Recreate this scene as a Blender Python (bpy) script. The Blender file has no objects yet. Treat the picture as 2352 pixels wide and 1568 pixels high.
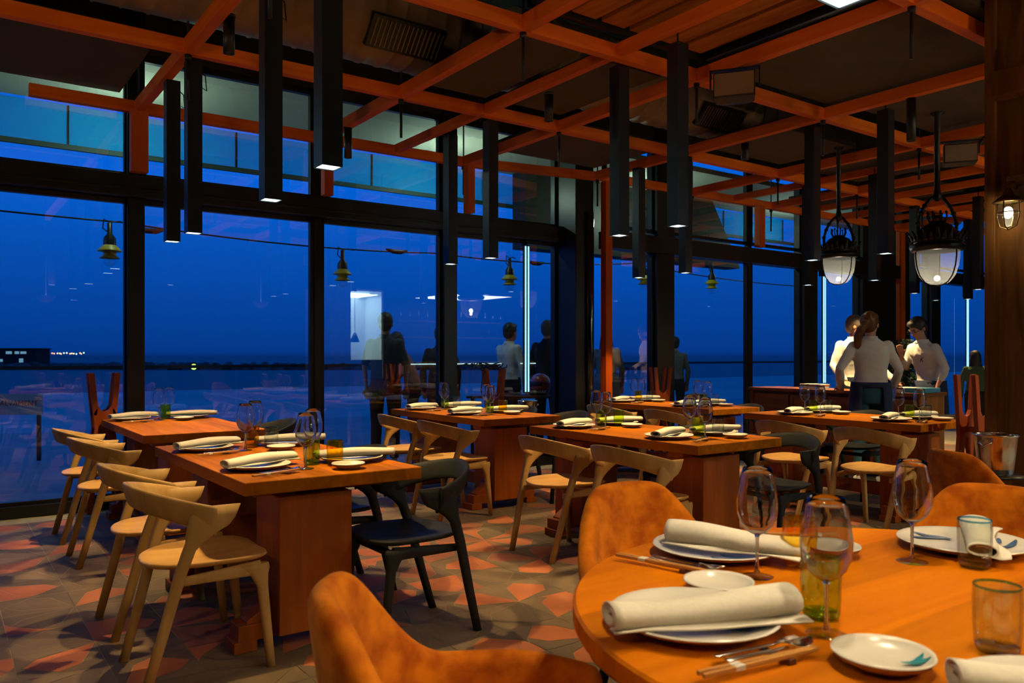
import bpy, bmesh, math, random
from math import sin, cos, pi, radians, sqrt, atan2
from mathutils import Vector, Matrix
random.seed(7)
D = bpy.data; C = bpy.context.scene.collection

def text_mesh(name, body, size, mat, parent, loc, rot, shear=0, extrude=.001):
    cu = D.curves.new(name, 'FONT'); cu.body = body; cu.size = size; cu.extrude = extrude; cu.shear = shear
    t = D.objects.new('tmp', cu); me = D.meshes.new_from_object(t); D.objects.remove(t)
    o = D.objects.new(name, me); C.objects.link(o); me.materials.clear(); me.materials.append(mat); o.parent = parent; o.location = loc; o.rotation_euler = rot; return o
# ------------------------------------------------------------ camera, world, exposure
sc = bpy.context.scene
cam = D.objects.new('camera', D.cameras.new('camera')); C.objects.link(cam)
TH = radians(54.2)
cam.location = (0, 0, 1.26)
cam.rotation_euler = (radians(90), 0, TH - pi/2)
cam.data.sensor_width = 36; cam.data.lens = 1845/2352*36
cam.data.shift_y = (816-784)/2352
cam.data.clip_end = 3000; cam.data.clip_start = .05
cam.data.dof.use_dof = True; cam.data.dof.focus_distance = 4.6; cam.data.dof.aperture_fstop = 5.0
sc.camera = cam
sc.view_settings.view_transform = 'Standard'; sc.view_settings.look = 'None'
sc.view_settings.exposure = 0.0; sc.view_settings.gamma = 1.0
sc.view_settings.use_curve_mapping = False
sc.cycles.max_bounces = 14; sc.cycles.transmission_bounces = 12; sc.cycles.glossy_bounces = 6; sc.cycles.transparent_max_bounces = 32; sc.cycles.diffuse_bounces = 4
sc.cycles.sample_clamp_indirect = 4; sc.cycles.caustics_reflective = False; sc.cycles.caustics_refractive = False
sc.cycles.use_denoising = True

def ramp(nt, fac, stops):
    n = nt.nodes.new('ShaderNodeValToRGB'); nt.links.new(fac, n.inputs[0])
    e = n.color_ramp.elements
    while len(e) < len(stops): e.new(.5)
    for i, (p, c) in enumerate(stops): e[i].position = p; e[i].color = (*c, 1)
    return n.outputs[0]

world = D.worlds.new('twilight'); sc.world = world; world.use_nodes = True
nt = world.node_tree; bg = nt.nodes['Background']
tc = nt.nodes.new('ShaderNodeTexCoord'); sp = nt.nodes.new('ShaderNodeSeparateXYZ')
nt.links.new(tc.outputs['Generated'], sp.inputs[0])
mr = nt.nodes.new('ShaderNodeMapRange'); mr.inputs[1].default_value = -.1; mr.inputs[2].default_value = .9
nt.links.new(sp.outputs[2], mr.inputs[0])
col = ramp(nt, mr.outputs[0], [(0, (.001, .014, .10)), (.098, (.0012, .022, .16)), (.104, (.001, .050, .33)), (.16, (.0006, .072, .46)), (.22, (.0004, .10, .60)), (.30, (.0003, .15, .86)), (1, (.001, .15, .8))])
nt.links.new(col, bg.inputs[0]); bg.inputs[1].default_value = 1.0

# ------------------------------------------------------------ materials
def new_mat(name):
    m = D.materials.new(name); m.use_nodes = True
    return m, m.node_tree, m.node_tree.nodes['Principled BSDF']
def pmat(name, c, rough=.5, metal=0, spec=.5, noise=0, scale=20, bump=0, emit=None, es=1, coat=0, c2=None):
    m, nt, b = new_mat(name)
    b.inputs['Base Color'].default_value = (*c, 1); b.inputs['Roughness'].default_value = rough
    b.inputs['Metallic'].default_value = metal; b.inputs['Specular IOR Level'].default_value = spec
    b.inputs['Coat Weight'].default_value = coat
    t = nt.nodes.new('ShaderNodeTexCoord')
    n = nt.nodes.new('ShaderNodeTexNoise'); n.inputs['Scale'].default_value = scale; n.inputs['Detail'].default_value = 4
    nt.links.new(t.outputs['Object'], n.inputs['Vector'])
    if noise or c2:
        c2 = c2 or tuple(x*(1-noise) for x in c)
        nt.links.new(ramp(nt, n.outputs[0], [(.35, c2), (.65, c)]), b.inputs['Base Color'])
    if bump:
        bp = nt.nodes.new('ShaderNodeBump'); bp.inputs['Strength'].default_value = bump; bp.inputs['Distance'].default_value = .01
        nt.links.new(n.outputs[0], bp.inputs['Height']); nt.links.new(bp.outputs[0], b.inputs['Normal'])
    if emit:
        b.inputs['Emission Color'].default_value = (*emit, 1); b.inputs['Emission Strength'].default_value = es
    return m
def wood(name, c1, c2, axis=0, rough=.45, scale=6, stretch=14, plank=0, bump=.15):
    m, nt, b = new_mat(name); b.inputs['Roughness'].default_value = rough; b.inputs['Specular IOR Level'].default_value = .18
    t = nt.nodes.new('ShaderNodeTexCoord'); mp = nt.nodes.new('ShaderNodeMapping')
    s = [stretch]*3; s[axis] = 1; mp.inputs['Scale'].default_value = s
    nt.links.new(t.outputs['Object'], mp.inputs[0])
    n = nt.nodes.new('ShaderNodeTexNoise'); n.inputs['Scale'].default_value = scale/4; n.inputs['Detail'].default_value = 6
    n.inputs['Distortion'].default_value = .6; nt.links.new(mp.outputs[0], n.inputs['Vector'])
    mid = tuple((a+d)/2 for a, d in zip(c1, c2))
    cr = ramp(nt, n.outputs[0], [(.3, c1), (.5, mid), (.7, c2)])
    if plank:
        sx = nt.nodes.new('ShaderNodeSeparateXYZ'); nt.links.new(t.outputs['Object'], sx.inputs[0])
        mu = nt.nodes.new('ShaderNodeMath'); mu.operation = 'MULTIPLY'; mu.inputs[1].default_value = 1/plank
        nt.links.new(sx.outputs[1-axis], mu.inputs[0])
        fl = nt.nodes.new('ShaderNodeMath'); fl.operation = 'FLOOR'; nt.links.new(mu.outputs[0], fl.inputs[0])
        wn = nt.nodes.new('ShaderNodeTexWhiteNoise'); wn.noise_dimensions = '1D'; nt.links.new(fl.outputs[0], wn.inputs['W'])
        mx = nt.nodes.new('ShaderNodeMix'); mx.data_type = 'RGBA'; mx.blend_type = 'MULTIPLY'
        mx.inputs[0].default_value = 1; nt.links.new(cr, mx.inputs[6])
        nt.links.new(ramp(nt, wn.outputs[0], [(0, (.72, .72, .72)), (1, (1.1, 1.05, 1))]), mx.inputs[7]); cr = mx.outputs[2]
    nt.links.new(cr, b.inputs['Base Color'])
    bp = nt.nodes.new('ShaderNodeBump'); bp.inputs['Strength'].default_value = bump; bp.inputs['Distance'].default_value = .004
    nt.links.new(n.outputs[0], bp.inputs['Height']); nt.links.new(bp.outputs[0], b.inputs['Normal'])
    return m
def pane_mat(name, tint, ior=1.5, rough=0.0, edge=None, gl=(1, 1, 1)):
    """thin clear pane: transparent body with a fresnel reflection"""
    m = D.materials.new(name); m.use_nodes = True; nt = m.node_tree; nt.nodes.clear()
    o = nt.nodes.new('ShaderNodeOutputMaterial'); mx = nt.nodes.new('ShaderNodeMixShader')
    tr = nt.nodes.new('ShaderNodeBsdfTransparent'); tr.inputs[0].default_value = (*tint, 1)
    g = nt.nodes.new('ShaderNodeBsdfGlossy'); g.inputs['Roughness'].default_value = rough; g.inputs[0].default_value = (*gl, 1)
    f = nt.nodes.new('ShaderNodeFresnel'); ge = nt.nodes.new('ShaderNodeNewGeometry')
    mi = nt.nodes.new('ShaderNodeMapRange'); mi.inputs[3].default_value = ior; mi.inputs[4].default_value = 1/ior   # same reflection from both sides
    nt.links.new(ge.outputs['Backfacing'], mi.inputs[0]); nt.links.new(mi.outputs[0], f.inputs[0])
    nt.links.new(f.outputs[0], mx.inputs[0]); nt.links.new(tr.outputs[0], mx.inputs[1]); nt.links.new(g.outputs[0], mx.inputs[2])
    if edge:   # longer path through the glass where the wall is seen edge-on
        lw = nt.nodes.new('ShaderNodeLayerWeight'); lw.inputs[0].default_value = .35
        nt.links.new(ramp(nt, lw.outputs['Facing'], [(.45, tint), (.95, edge)]), tr.inputs[0])
    nt.links.new(mx.outputs[0], o.inputs[0])
    return m
def emat(name, c, s):
    m = D.materials.new(name); m.use_nodes = True; nt = m.node_tree; nt.nodes.clear()
    o = nt.nodes.new('ShaderNodeOutputMaterial'); e = nt.nodes.new('ShaderNodeEmission')
    e.inputs[0].default_value = (*c, 1); e.inputs[1].default_value = s; nt.links.new(e.outputs[0], o.inputs[0]); return m

M = {}
M['beam'] = wood('pine beam', (.78, .125, .004), (.95, .20, .010), 0, .6, 5, 10)
M['beam_y'] = wood('pine beam y', (.78, .125, .004), (.95, .20, .010), 1, .6, 5, 10)
M['post'] = wood('pine post', (.56, .08, .004), (.70, .125, .008), 2, .5, 5, 10)
M['table'] = wood('table top wood', (.34, .095, .001), (.56, .19, .003), 1, .6, 5, 12, .16, .08)
M['rtable'] = wood('round table wood', (.50, .13, .001), (.80, .25, .003), 0, .5, 4, 9, .2, .06)
for k_ in ('table', 'rtable'): M[k_].node_tree.nodes['Principled BSDF'].inputs['Specular IOR Level'].default_value = .05
M['ped'] = wood('table base wood', (.25, .058, .007), (.40, .105, .013), 2, .45, 5, 12)
M['oak'] = wood('oak', (.42, .255, .085), (.58, .37, .14), 2, .45, 5, 10, 0, .06)
M['oakseat'] = wood('oak seat', (.50, .27, .075), (.68, .40, .13), 0, .4, 5, 10, 0, .06)
M['black'] = pmat('black stained wood', (.020, .022, .022), .6, spec=.25, noise=.3, scale=12)
M['stand'] = wood('brown stained stand', (.30, .055, .010), (.42, .09, .018), 2, .45, 5, 12)
M['steel'] = pmat('black steel', (.012, .013, .014), .4, .3, noise=.2, scale=8)
M['frame'] = pmat('dark anodised frame', (.022, .023, .022), .38, .5, noise=.15, scale=6)
M['ceiling'] = pmat('dark ceiling', (.02, .018, .015), .9, noise=.4, scale=3)
M['panel'] = pmat('brown acoustic panel', (.055, .04, .026), .95, noise=.15, scale=4)
M['duct'] = pmat('painted duct', (.24, .16, .09), .6, noise=.2, scale=5)
M['tube'] = pmat('black tube', (.006, .006, .007), .4, .1, noise=.2, scale=20)
M['velvet'] = pmat('orange velvet', (.68, .19, .004), .85, spec=.15, noise=.5, scale=16, bump=.3, c2=(.38, .075, .002))
M['velvet'].node_tree.nodes['Principled BSDF'].inputs['Sheen Weight'].default_value = .3
M['velvet'].node_tree.nodes['Principled BSDF'].inputs['Sheen Tint'].default_value = (1, .6, .15, 1)
M['napkin'] = pmat('linen', (.80, .77, .68), .85, noise=.06, scale=90, bump=.12)
M['plate'] = pmat('glazed stoneware', (.74, .72, .66), .22, noise=.04, scale=8)
M['clay'] = pmat('raw clay underside', (.45, .25, .13), .7, noise=.1, scale=30)
M['silver'] = pmat('polished steel', (.8, .78, .75), .16, 1)
M['chop'] = wood('chopstick wood', (.45, .2, .05), (.6, .3, .08), 0, .4, 8, 10)
M['darkblock'] = pmat('dark rest', (.08, .02, .01), .5)
M['wineglass'] = pane_mat('clear glass', (.975, .975, .975), 1.8, edge=(.50, .50, .50))
def solid_glass(name):
    m = D.materials.new(name); m.use_nodes = True; nt = m.node_tree; nt.nodes.clear()
    o = nt.nodes.new('ShaderNodeOutputMaterial'); g = nt.nodes.new('ShaderNodeBsdfGlass'); g.inputs['IOR'].default_value = 1.5; g.inputs['Roughness'].default_value = 0
    nt.links.new(g.outputs[0], o.inputs[0]); return m
M['crystal'] = solid_glass('clear crystal')
M['stem'] = pane_mat('stem glass', (.94, .94, .93), 2.0, edge=(.4, .4, .4))
M['tyellow'] = pane_mat('yellow glass', (1, .84, .28), 1.7, edge=(.7, .40, .02))
M['tgreen'] = pane_mat('green glass', (.84, .95, .40), 1.7, edge=(.35, .55, .05))
M['tclear'] = pane_mat('clear tumbler glass', (.94, .97, .96), 1.8, edge=(.40, .50, .50))
M['rimblue'] = pane_mat('blue rim glass', (.35, .65, .8), 1.6)
M['baseg'] = pane_mat('thick green base', (.68, .90, .28), 1.6)
M['basey'] = pane_mat('thick yellow base', (1, .80, .25), 1.6)
M['window'] = pane_mat('window glass', (.93, .96, .96), 2.8)
M['rail_glass'] = pane_mat('balustrade glass', (.85, .95, .95), 1.45)
M['white'] = pmat('white cotton', (.72, .70, .67), .85, noise=.05, scale=10, bump=.25)
M['navy'] = pmat('navy cloth', (.012, .022, .07), .9, noise=.1, scale=30)
M['teal'] = pmat('teal denim', (.012, .085, .14), .9, noise=.25, scale=15)
M['skin'] = pmat('skin', (.55, .27, .17), .5, noise=.08, scale=12)
M['hair_brown'] = wood('brown hair', (.05, .018, .006), (.16, .06, .018), 2, .4, 20, 20)
M['hair_dark'] = pmat('dark hair', (.014, .010, .008), .5, noise=.4, scale=60, bump=.4)
M['hair_grey'] = pmat('grey hair', (.12, .09, .07), .6, noise=.3, scale=40, bump=.3)
M['darkcloth'] = pmat('black cloth', (.008, .009, .012), .9, noise=.2, scale=10)
M['bluecloth'] = pmat('dark blue cloth', (.01, .03, .06), .85, noise=.2, scale=10)
M['maroon'] = pmat('maroon cloth', (.07, .012, .012), .9, noise=.2, scale=10)
M['pinkcloth'] = pmat('pink cloth', (.5, .16, .12), .9, noise=.1, scale=10)
M['greycloth'] = pmat('grey coat cloth', (.14, .16, .16), .9, noise=.2, scale=10)
M['yellow'] = pmat('yellow enamel', (.62, .50, .02), .4, noise=.05)
M['yellow_shaded'] = pmat('shaded yellow enamel', (.5, .38, .02), .4, noise=.05)  # same yellow enamel, with the shade put into a darker colour
M['iron'] = pmat('black cast iron', (.012, .011, .010), .35, .6, noise=.3, scale=30, bump=.3)
M['brass'] = pmat('aged brass', (.25, .15, .05), .35, .9, noise=.3, scale=30)
M['lantern_glass'] = pane_mat('lantern glass', (.75, .80, .78), 1.35, .15)
def frosted(name, c, clear):
    m = D.materials.new(name); m.use_nodes = True; nt = m.node_tree; nt.nodes.clear()
    o = nt.nodes.new('ShaderNodeOutputMaterial'); a = nt.nodes.new('ShaderNodeMixShader'); b = nt.nodes.new('ShaderNodeMixShader')
    tr = nt.nodes.new('ShaderNodeBsdfTransparent'); tl = nt.nodes.new('ShaderNodeBsdfTranslucent'); df = nt.nodes.new('ShaderNodeBsdfDiffuse')
    tl.inputs[0].default_value = (*c, 1); df.inputs[0].default_value = (*c, 1); a.inputs[0].default_value = .4; b.inputs[0].default_value = clear
    nt.links.new(tl.outputs[0], a.inputs[1]); nt.links.new(df.outputs[0], a.inputs[2]); nt.links.new(a.outputs[0], b.inputs[1]); nt.links.new(tr.outputs[0], b.inputs[2]); nt.links.new(b.outputs[0], o.inputs[0])
    return m
M['bowl_glass'] = frosted('misted lantern glass', (.62, .66, .64), .80)
M['oldwood'] = wood('old beam wood', (.06, .022, .004), (.19, .078, .016), 2, .7, 7, 9, 0, .5)
M['plank'] = wood('rustic plank', (.30, .085, .008), (.55, .19, .025), 1, .75, 7, 9, 0, .6)
M['counter'] = wood('sideboard wood', (.15, .055, .018), (.26, .10, .032), 1, .45, 6, 10)
M['counter_lit'] = wood('lit sideboard end wood', (.28, .11, .03), (.42, .18, .05), 2, .4, 6, 10)  # lighter copy for the near end: its lit look is put into the colour
M['led'] = emat('led light', (.42, .85, 1), 1.1)
M['ledwhite'] = emat('lamp reflector glow', (.75, .95, 1), 3.0)
M['bulb'] = emat('warm bulb', (1, .88, .62), 20)
M['bulb_dim'] = emat('dim warm bulb', (1, .72, .42), 9)
M['deck'] = pmat('terrace deck', (.16, .16, .17), .5, noise=.3, scale=2)
M['sand'] = pmat('beach sand', (.34, .34, .34), .95, noise=.2, scale=.2)
M['sea'] = pmat('sea', (.01, .03, .06), .55, noise=.3, scale=.05)
M['soffit'] = pmat('terrace soffit', (.50, .56, .44), .8, noise=.1, scale=1)
M['valance'] = frosted('frosted valance', (.06, .80, .88), .5)
M['red'] = pmat('red lacquer', (.35, .01, .01), .2, noise=.2, scale=10, coat=.6)
M['gloss_black'] = pmat('gloss black', (.008, .008, .008), .15, coat=.5)
M['leaf'] = pmat('dark leaf', (.008, .05, .012), .7, noise=.5, scale=30)
M['paper'] = pmat('paper', (.7, .68, .62), .8)
M['bluebox'] = pmat('blue box', (.08, .38, .55), .5, noise=.3, scale=3)
M['brick'] = pmat('dark red render', (.10, .015, .012), .9, noise=.3, scale=1)
M['grout'] = pmat('grout', (.48, .42, .29), .95, noise=.25, scale=15)
M['tile_a'] = pmat('taupe tile', (.23, .16, .085), .7, noise=.3, scale=5, bump=.04)
M['tile_b'] = pmat('brown grey tile', (.185, .13, .075), .7, noise=.3, scale=5, bump=.04)
M['tile_c'] = pmat('terracotta tile', (.56, .175, .06), .7, noise=.28, scale=5, bump=.04)
M['tile_d'] = pmat('dull terracotta tile', (.38, .135, .065), .7, noise=.28, scale=5, bump=.04)
M['bluemark'] = pmat('blue glaze', (.06, .13, .28), .25)
M['tealmark'] = pmat('teal glaze', (.02, .25, .32), .25)

# ------------------------------------------------------------ mesh helper
class MB:
    def __init__(s): s.v = []; s.f = []; s.m = []; s.mi = 0; s.sm = []
    def face(s, idx, smooth=False): s.f.append(idx); s.m.append(s.mi); s.sm.append(smooth)
    def box(s, x0, x1, y0, y1, z0, z1, R=None):
        b = len(s.v); P = [(x, y, z) for z in (z0, z1) for y in (y0, y1) for x in (x0, x1)]
        if R is not None: P = [tuple(R @ Vector(p)) for p in P]
        s.v += P
        for q in ((0, 2, 3, 1), (4, 5, 7, 6), (0, 1, 5, 4), (2, 6, 7, 3), (0, 4, 6, 2), (1, 3, 7, 5)): s.face([b+i for i in q])
        return s
    def rings(s, R, caps=True, smooth=True, loop=False):
        b = len(s.v); n = len(R[0])
        for r in R: s.v += [tuple(p) for p in r]
        m = len(R)
        for i in range(m if loop else m-1):
            j = (i+1) % m
            for k in range(n):
                l = (k+1) % n; s.face([b+i*n+k, b+i*n+l, b+j*n+l, b+j*n+k], smooth)
        if caps and not loop:
            s.face([b+k for k in range(n)][::-1]); s.face([b+(m-1)*n+k for k in range(n)])
        return s
    def ring(s, c, u, v, ru, rv, n=12, p=2.0):
        c = Vector(c); u = Vector(u); v = Vector(v); o = []
        for k in range(n):
            a = 2*pi*k/n; ca, sa = cos(a), sin(a)
            ca = math.copysign(abs(ca)**(2/p), ca); sa = math.copysign(abs(sa)**(2/p), sa)
            o.append(c+u*ru*ca+v*rv*sa)
        return o
    def tube(s, pts, r, n=8, smooth=True, round_ends=False):
        pts = [Vector(p) for p in pts]; m = len(pts)
        rr = r if isinstance(r, (list, tuple)) else [r]*m
        t = (pts[1]-pts[0]).normalized(); ref = Vector((0, 0, 1)) if abs(t.z) < .9 else Vector((1, 0, 0))
        u = t.cross(ref).normalized(); R = []
        for i, p in enumerate(pts):
            d = (pts[min(i+1, m-1)]-pts[max(i-1, 0)]).normalized()
            u = (u-d*u.dot(d)).normalized(); v = d.cross(u)
            if i == 0 and round_ends:
                for a in (80, 50, 25): R.append(s.ring(p-d*rr[0]*sin(radians(a)), u, v, rr[0]*cos(radians(a)), rr[0]*cos(radians(a)), n))
            R.append(s.ring(p, u, v, rr[i], rr[i], n))
            if i == m-1 and round_ends:
                for a in (25, 50, 80): R.append(s.ring(p+d*rr[i]*sin(radians(a)), u, v, rr[i]*cos(radians(a)), rr[i]*cos(radians(a)), n))
        return s.rings(R, True, smooth)
    def lathe(s, prof, n=24, c=(0, 0, 0), caps=False, smooth=True):
        R = [[(c[0]+r*cos(2*pi*k/n), c[1]+r*sin(2*pi*k/n), c[2]+z) for k in range(n)] for r, z in prof]
        return s.rings(R, caps, smooth)
    def ball(s, c, rx, ry, rz, n=14, m=9, R=None):
        c = Vector(c); rr = []
        for i in range(m+1):
            a = -pi/2+pi*(i+.02)/(m+.04)
            row = []
            for k in range(n):
                p = Vector((rx*cos(a)*cos(2*pi*k/n), ry*cos(a)*sin(2*pi*k/n), rz*sin(a)))
                if R is not None: p = R @ p
                row.append(c+p)
            rr.append(row)
        return s.rings(rr)
    def quad(s, pts): b = len(s.v); s.v += [tuple(p) for p in pts]; s.face([b+i for i in range(len(pts))]); return s
    def build(s, name, mats, parent=None, bevel=0, sub=0, loc=None, rz=0, solid=0):
        me = D.meshes.new(name); me.from_pydata(s.v, [], s.f)
        mats = mats if isinstance(mats, (list, tuple)) else [mats]
        for m in mats: me.materials.append(M[m] if isinstance(m, str) else m)
        me.polygons.foreach_set('material_index', s.m); me.polygons.foreach_set('use_smooth', s.sm)
        me.update()
        o = D.objects.new(name, me); C.objects.link(o)
        if parent: o.parent = parent
        if loc: o.location = loc
        if rz: o.rotation_euler[2] = rz
        if solid:
            md = o.modifiers.new('s', 'SOLIDIFY'); md.thickness = solid; md.offset = 0
        if bevel:
            md = o.modifiers.new('b', 'BEVEL'); md.width = bevel; md.segments = 2; md.limit_method = 'ANGLE'; md.angle_limit = .6
        if sub:
            md = o.modifiers.new('u', 'SUBSURF'); md.levels = sub; md.render_levels = sub
        return o
def tag(o, label=None, cat=None, group=None, kind=None):
    if label: o['label'] = label
    if cat: o['category'] = cat
    if group: o['group'] = group
    if kind: o['kind'] = kind
    return o
def empty(name, loc=(0, 0, 0), rz=0):
    o = D.objects.new(name, None); C.objects.link(o); o.location = loc; o.rotation_euler = (0, 0, rz); o.empty_display_size = .1
    return o
KIDS = {}
def copy_tree(o, parent=None):
    c = o.copy(); C.objects.link(c)
    if parent: c.parent = parent
    for ch in [x for x in D.objects if x.parent == o]: copy_tree(ch, c)
    return c
def place(proto, used, loc, rz, label, cat, group=None):
    if proto.name not in used: used.add(proto.name); o = proto
    else: o = copy_tree(proto)
    o.location = loc; o.rotation_euler = (0, 0, rz)
    return tag(o, label, cat, group)
USED = set()
def light(name, kind, loc, energy, color, parent=None, **kw):
    l = D.lights.new(name, kind); l.energy = energy; l.color = color
    for k, v in kw.items(): setattr(l, k, v)
    o = D.objects.new(name, l); C.objects.link(o); o.location = loc
    if parent: o.parent = parent
    return o
WARM = (1, .66, .27)

# ------------------------------------------------------------ floor: square tiles each cut into five pieces
def struct(o): o['kind'] = 'structure'; return o
def make_floor():
    T = .31; mb = MB()
    mb.mi = 0; mb.box(-4, 16, -6.2, 7.6, -.05, -.004)
    x0, y0 = .27-5*T, 3.01-9*T
    k, P = .0028, None
    pieces = [([(0, 0), (.76, .27), (.93, .55), (.55, .93), (.27, .76)], 1), ([(0, 0), (1, 0), (1, .40), (.93, .55), (.76, .27)], 0),
              ([(0, 0), (.27, .76), (.55, .93), (.40, 1), (0, 1)], 0), ([(.93, .55), (1, .40), (1, 1), (.40, 1), (.55, .93)], 0)]
    for i in range(42):
        for j in range(30):
            ox, oy = x0+i*T, y0+j*T
            if oy+T > 7.22 or ox+T > 12.9: continue
            rot = [0, 1, 3, 2][(i % 2)+2*(j % 2)] if random.random() < .75 else random.randrange(4)
            terra = random.random() < .62
            for poly, t in pieces:
                if random.random() < .12: t = 1-t
                mb.mi = (random.choice((3, 3, 3, 4)) if (t and terra) else random.choice((1, 2, 1, 2, 1)))
                q = []
                for (a, b) in poly:
                    for _ in range(rot): a, b = 1-b, a
                    q.append(Vector((ox+a*T, oy+b*T, 0)))
                c = sum(q, Vector())/len(q)
                q = [p+(c-p).normalized()*k for p in q]
                mb.quad([(p.x, p.y, -.001) for p in q])
    o = mb.build('floor', ['grout', 'tile_a', 'tile_b', 'tile_c', 'tile_d'])
    struct(o)
make_floor()

# ------------------------------------------------------------ shell
YW, YW2 = 7.35, 6.95
struct(MB().box(-4, 16, -6.2, 7.5, 4.3, 4.4).build('ceiling', 'ceiling'))
struct(MB().box(-4, 16, -6.3, -6.2, 0, 4.3).build('wall_back', 'ceiling'))
struct(MB().box(-4.1, -4, -6.2, 7.5, 0, 4.3).build('wall_left', 'ceiling'))
struct(MB().box(16, 16.1, -6.2, 6.95, 0, 4.3).build('wall_right', 'ceiling'))
WN = [0]
def window(xa, xb, y, mids=(), right_in=0):
    WN[0] += 1; e = empty('window_%d' % WN[0], ((xa+xb)/2, y, 0)); struct(e)
    h = (xb-xa)/2; f = .035
    m = MB(); m.box(-h, h, -.03, .03, .02, .12); m.box(-h, -h+f, -.03, .03, .12, 2.57); m.box(h-f, h, -.03, .03, .12, 2.57)
    m.box(-h, h, -.03, .03, 2.53, 2.57); m.box(-h, h, -.03, .03, 2.75, 2.79); m.box(-h, h, -.03, .03, 3.74, 3.8)
    m.box(-h, -h+f, -.03, .03, 2.79, 3.74); m.box(h-f, h, -.03, .03, 2.79, 3.74)
    m.build('window_frame', 'frame', e, bevel=.003)
    MB().quad([(-h+f, 0, .12), (h-f, 0, .12), (h-f, 0, 2.53), (-h+f, 0, 2.53)]).build('pane', 'window', e)
    MB().quad([(-h+f, 0, 2.79), (h-f, 0, 2.79), (h-f, 0, 3.74), (-h+f, 0, 3.74)]).build('pane', 'window', e)
for a, b in ((-4, -.3), (-.3, 1.33), (1.42, 2.95), (3.02, 4.36), (4.52, 5.93)): window(a, b, YW)
for a, b in ((6.32, 7.12), (7.42, 8.92), (8.98, 10.1), (10.42, 11.6), (13.0, 13.7), (14.0, 16)): window(a, b, YW2)
struct(MB().box(-4, 6.2, YW-.05, YW+.05, 3.8, 4.3).build('wall_front', 'ceiling'))
struct(MB().box(6.2, 16, YW2-.05, YW2+.05, 3.8, 4.3).build('wall_front', 'ceiling'))
TN = [0]
def trim(m, mat, bevel=.004):
    TN[0] += 1; return struct(m.build('trim_%d' % TN[0], mat, bevel=bevel))
# transoms with sliding gear
t = MB(); t.box(-4, 6.2, YW-.16, YW+.06, 2.57, 2.75); t.box(-4, 6.1, YW-.18, YW-.16, 2.62, 2.64); trim(t, 'frame')
t = MB(); t.box(6.3, 16, YW2-.12, YW2+.06, 2.50, 2.70); trim(t, 'frame')
for xa, xb, y in ((1.31, 1.44, YW), (2.95, 3.02, YW), (4.36, 4.52, YW), (7.12, 7.42, YW2), (8.92, 8.98, YW2), (10.1, 10.42, YW2), (11.6, 12.55, YW2), (12.75, 13.0, YW2), (13.7, 14.0, YW2)):
    w = .09 if xb-xa > .08 else .04
    trim(MB().box(xa, xb, y-w, y+w, 0, 2.57 if y == YW else 2.5), 'frame')
    trim(MB().box(xa, xb, y-w, y+w, 2.75 if y == YW else 2.7, 4.3), 'frame')
trim(MB().box(-4, 6.0, YW-.07, YW+.07, 0, .09), 'frame')
trim(MB().box(6.3, 16, YW2-.07, YW2+.07, 0, .09), 'frame')
struct(MB().box(5.93, 6.2, 6.98, YW+.1, 0, 4.3).build('wall_corner', 'frame', bevel=.01))
m = MB(); m.tube([(6.12, 6.96, 0), (6.12, 6.96, 2.9)], .05, 16); trim(m, 'gloss_black')
# terrace soffit and frosted valance
struct(MB().box(-6, 16, YW+.1, 9.1, 3.78, 3.85).build('ceiling_terrace', 'soffit'))
e = tag(empty('valance', (1, 9.05, 3.3)), 'pale frosted glass valance hanging from the terrace soffit outside the windows', 'valance')
for i in range(11):
    MB().box(-5+i*1.65-1.5, -5+i*1.65+.13, -.01, .01, .05, .44).build('valance_panel', 'valance', e)
    MB().box(-5+i*1.65+.13, -5+i*1.65+.15, -.015, .015, .05, .44).build('seam', 'steel', e)
MB().box(-7, 13, -.02, .02, 0, .05).build('bottom_rail', pmat('dark green rail', (.01, .06, .06), .6), e)
# black service hut above the terrace, behind upper panes
mb = MB(); mb.rings([[(6.5, 8.7, 2.72), (11.0, 8.7, 2.72), (10.3, 8.7, 3.77), (6.5, 8.7, 3.77)], [(6.5, 9.0, 2.72), (11.0, 9.0, 2.72), (10.3, 9.0, 3.77), (6.5, 9.0, 3.77)]], smooth=False)
tag(mb.build('awning_box', pmat('dark awning', (.006, .010, .009), .6)), 'dark slanted awning box beyond the upper panes right of the corner post', 'awning')

# ------------------------------------------------------------ outside
struct(MB().box(-12, 26, 7.5, 15.5, -.1, -.02).build('floor_terrace', 'deck'))
struct(MB().quad([(-300, 15.5, -2.2), (400, 15.5, -2.2), (400, 84, -2.2), (-300, 84, -2.2)]).build('ground_beach', 'sand'))
struct(MB().quad([(-3000, 84, -2.15), (3000, 84, -2.15), (3000, 2800, -2.15), (-3000, 2800, -2.15)]).build('ground_sea', 'sea'))
e = tag(empty('glass_balustrade', (4, 13.2, 0)), 'long glass balustrade with dark handrail at the terrace edge', 'balustrade')
MB().box(-14, 18, -.03, .03, 1.06, 1.11).build('handrail', 'frame', e)
for i in range(16):
    MB().quad([(-14+i*2+.02, 0, .05), (-12+i*2-.02, 0, .05), (-12+i*2-.02, 0, 1.06), (-14+i*2+.02, 0, 1.06)]).build('glass_panel', 'rail_glass', e)
def at(px, d, h=0.0):
    r = (px-1176)/1845*d; return Vector((d*cos(TH)+r*sin(TH), d*sin(TH)-r*cos(TH), h))
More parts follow.
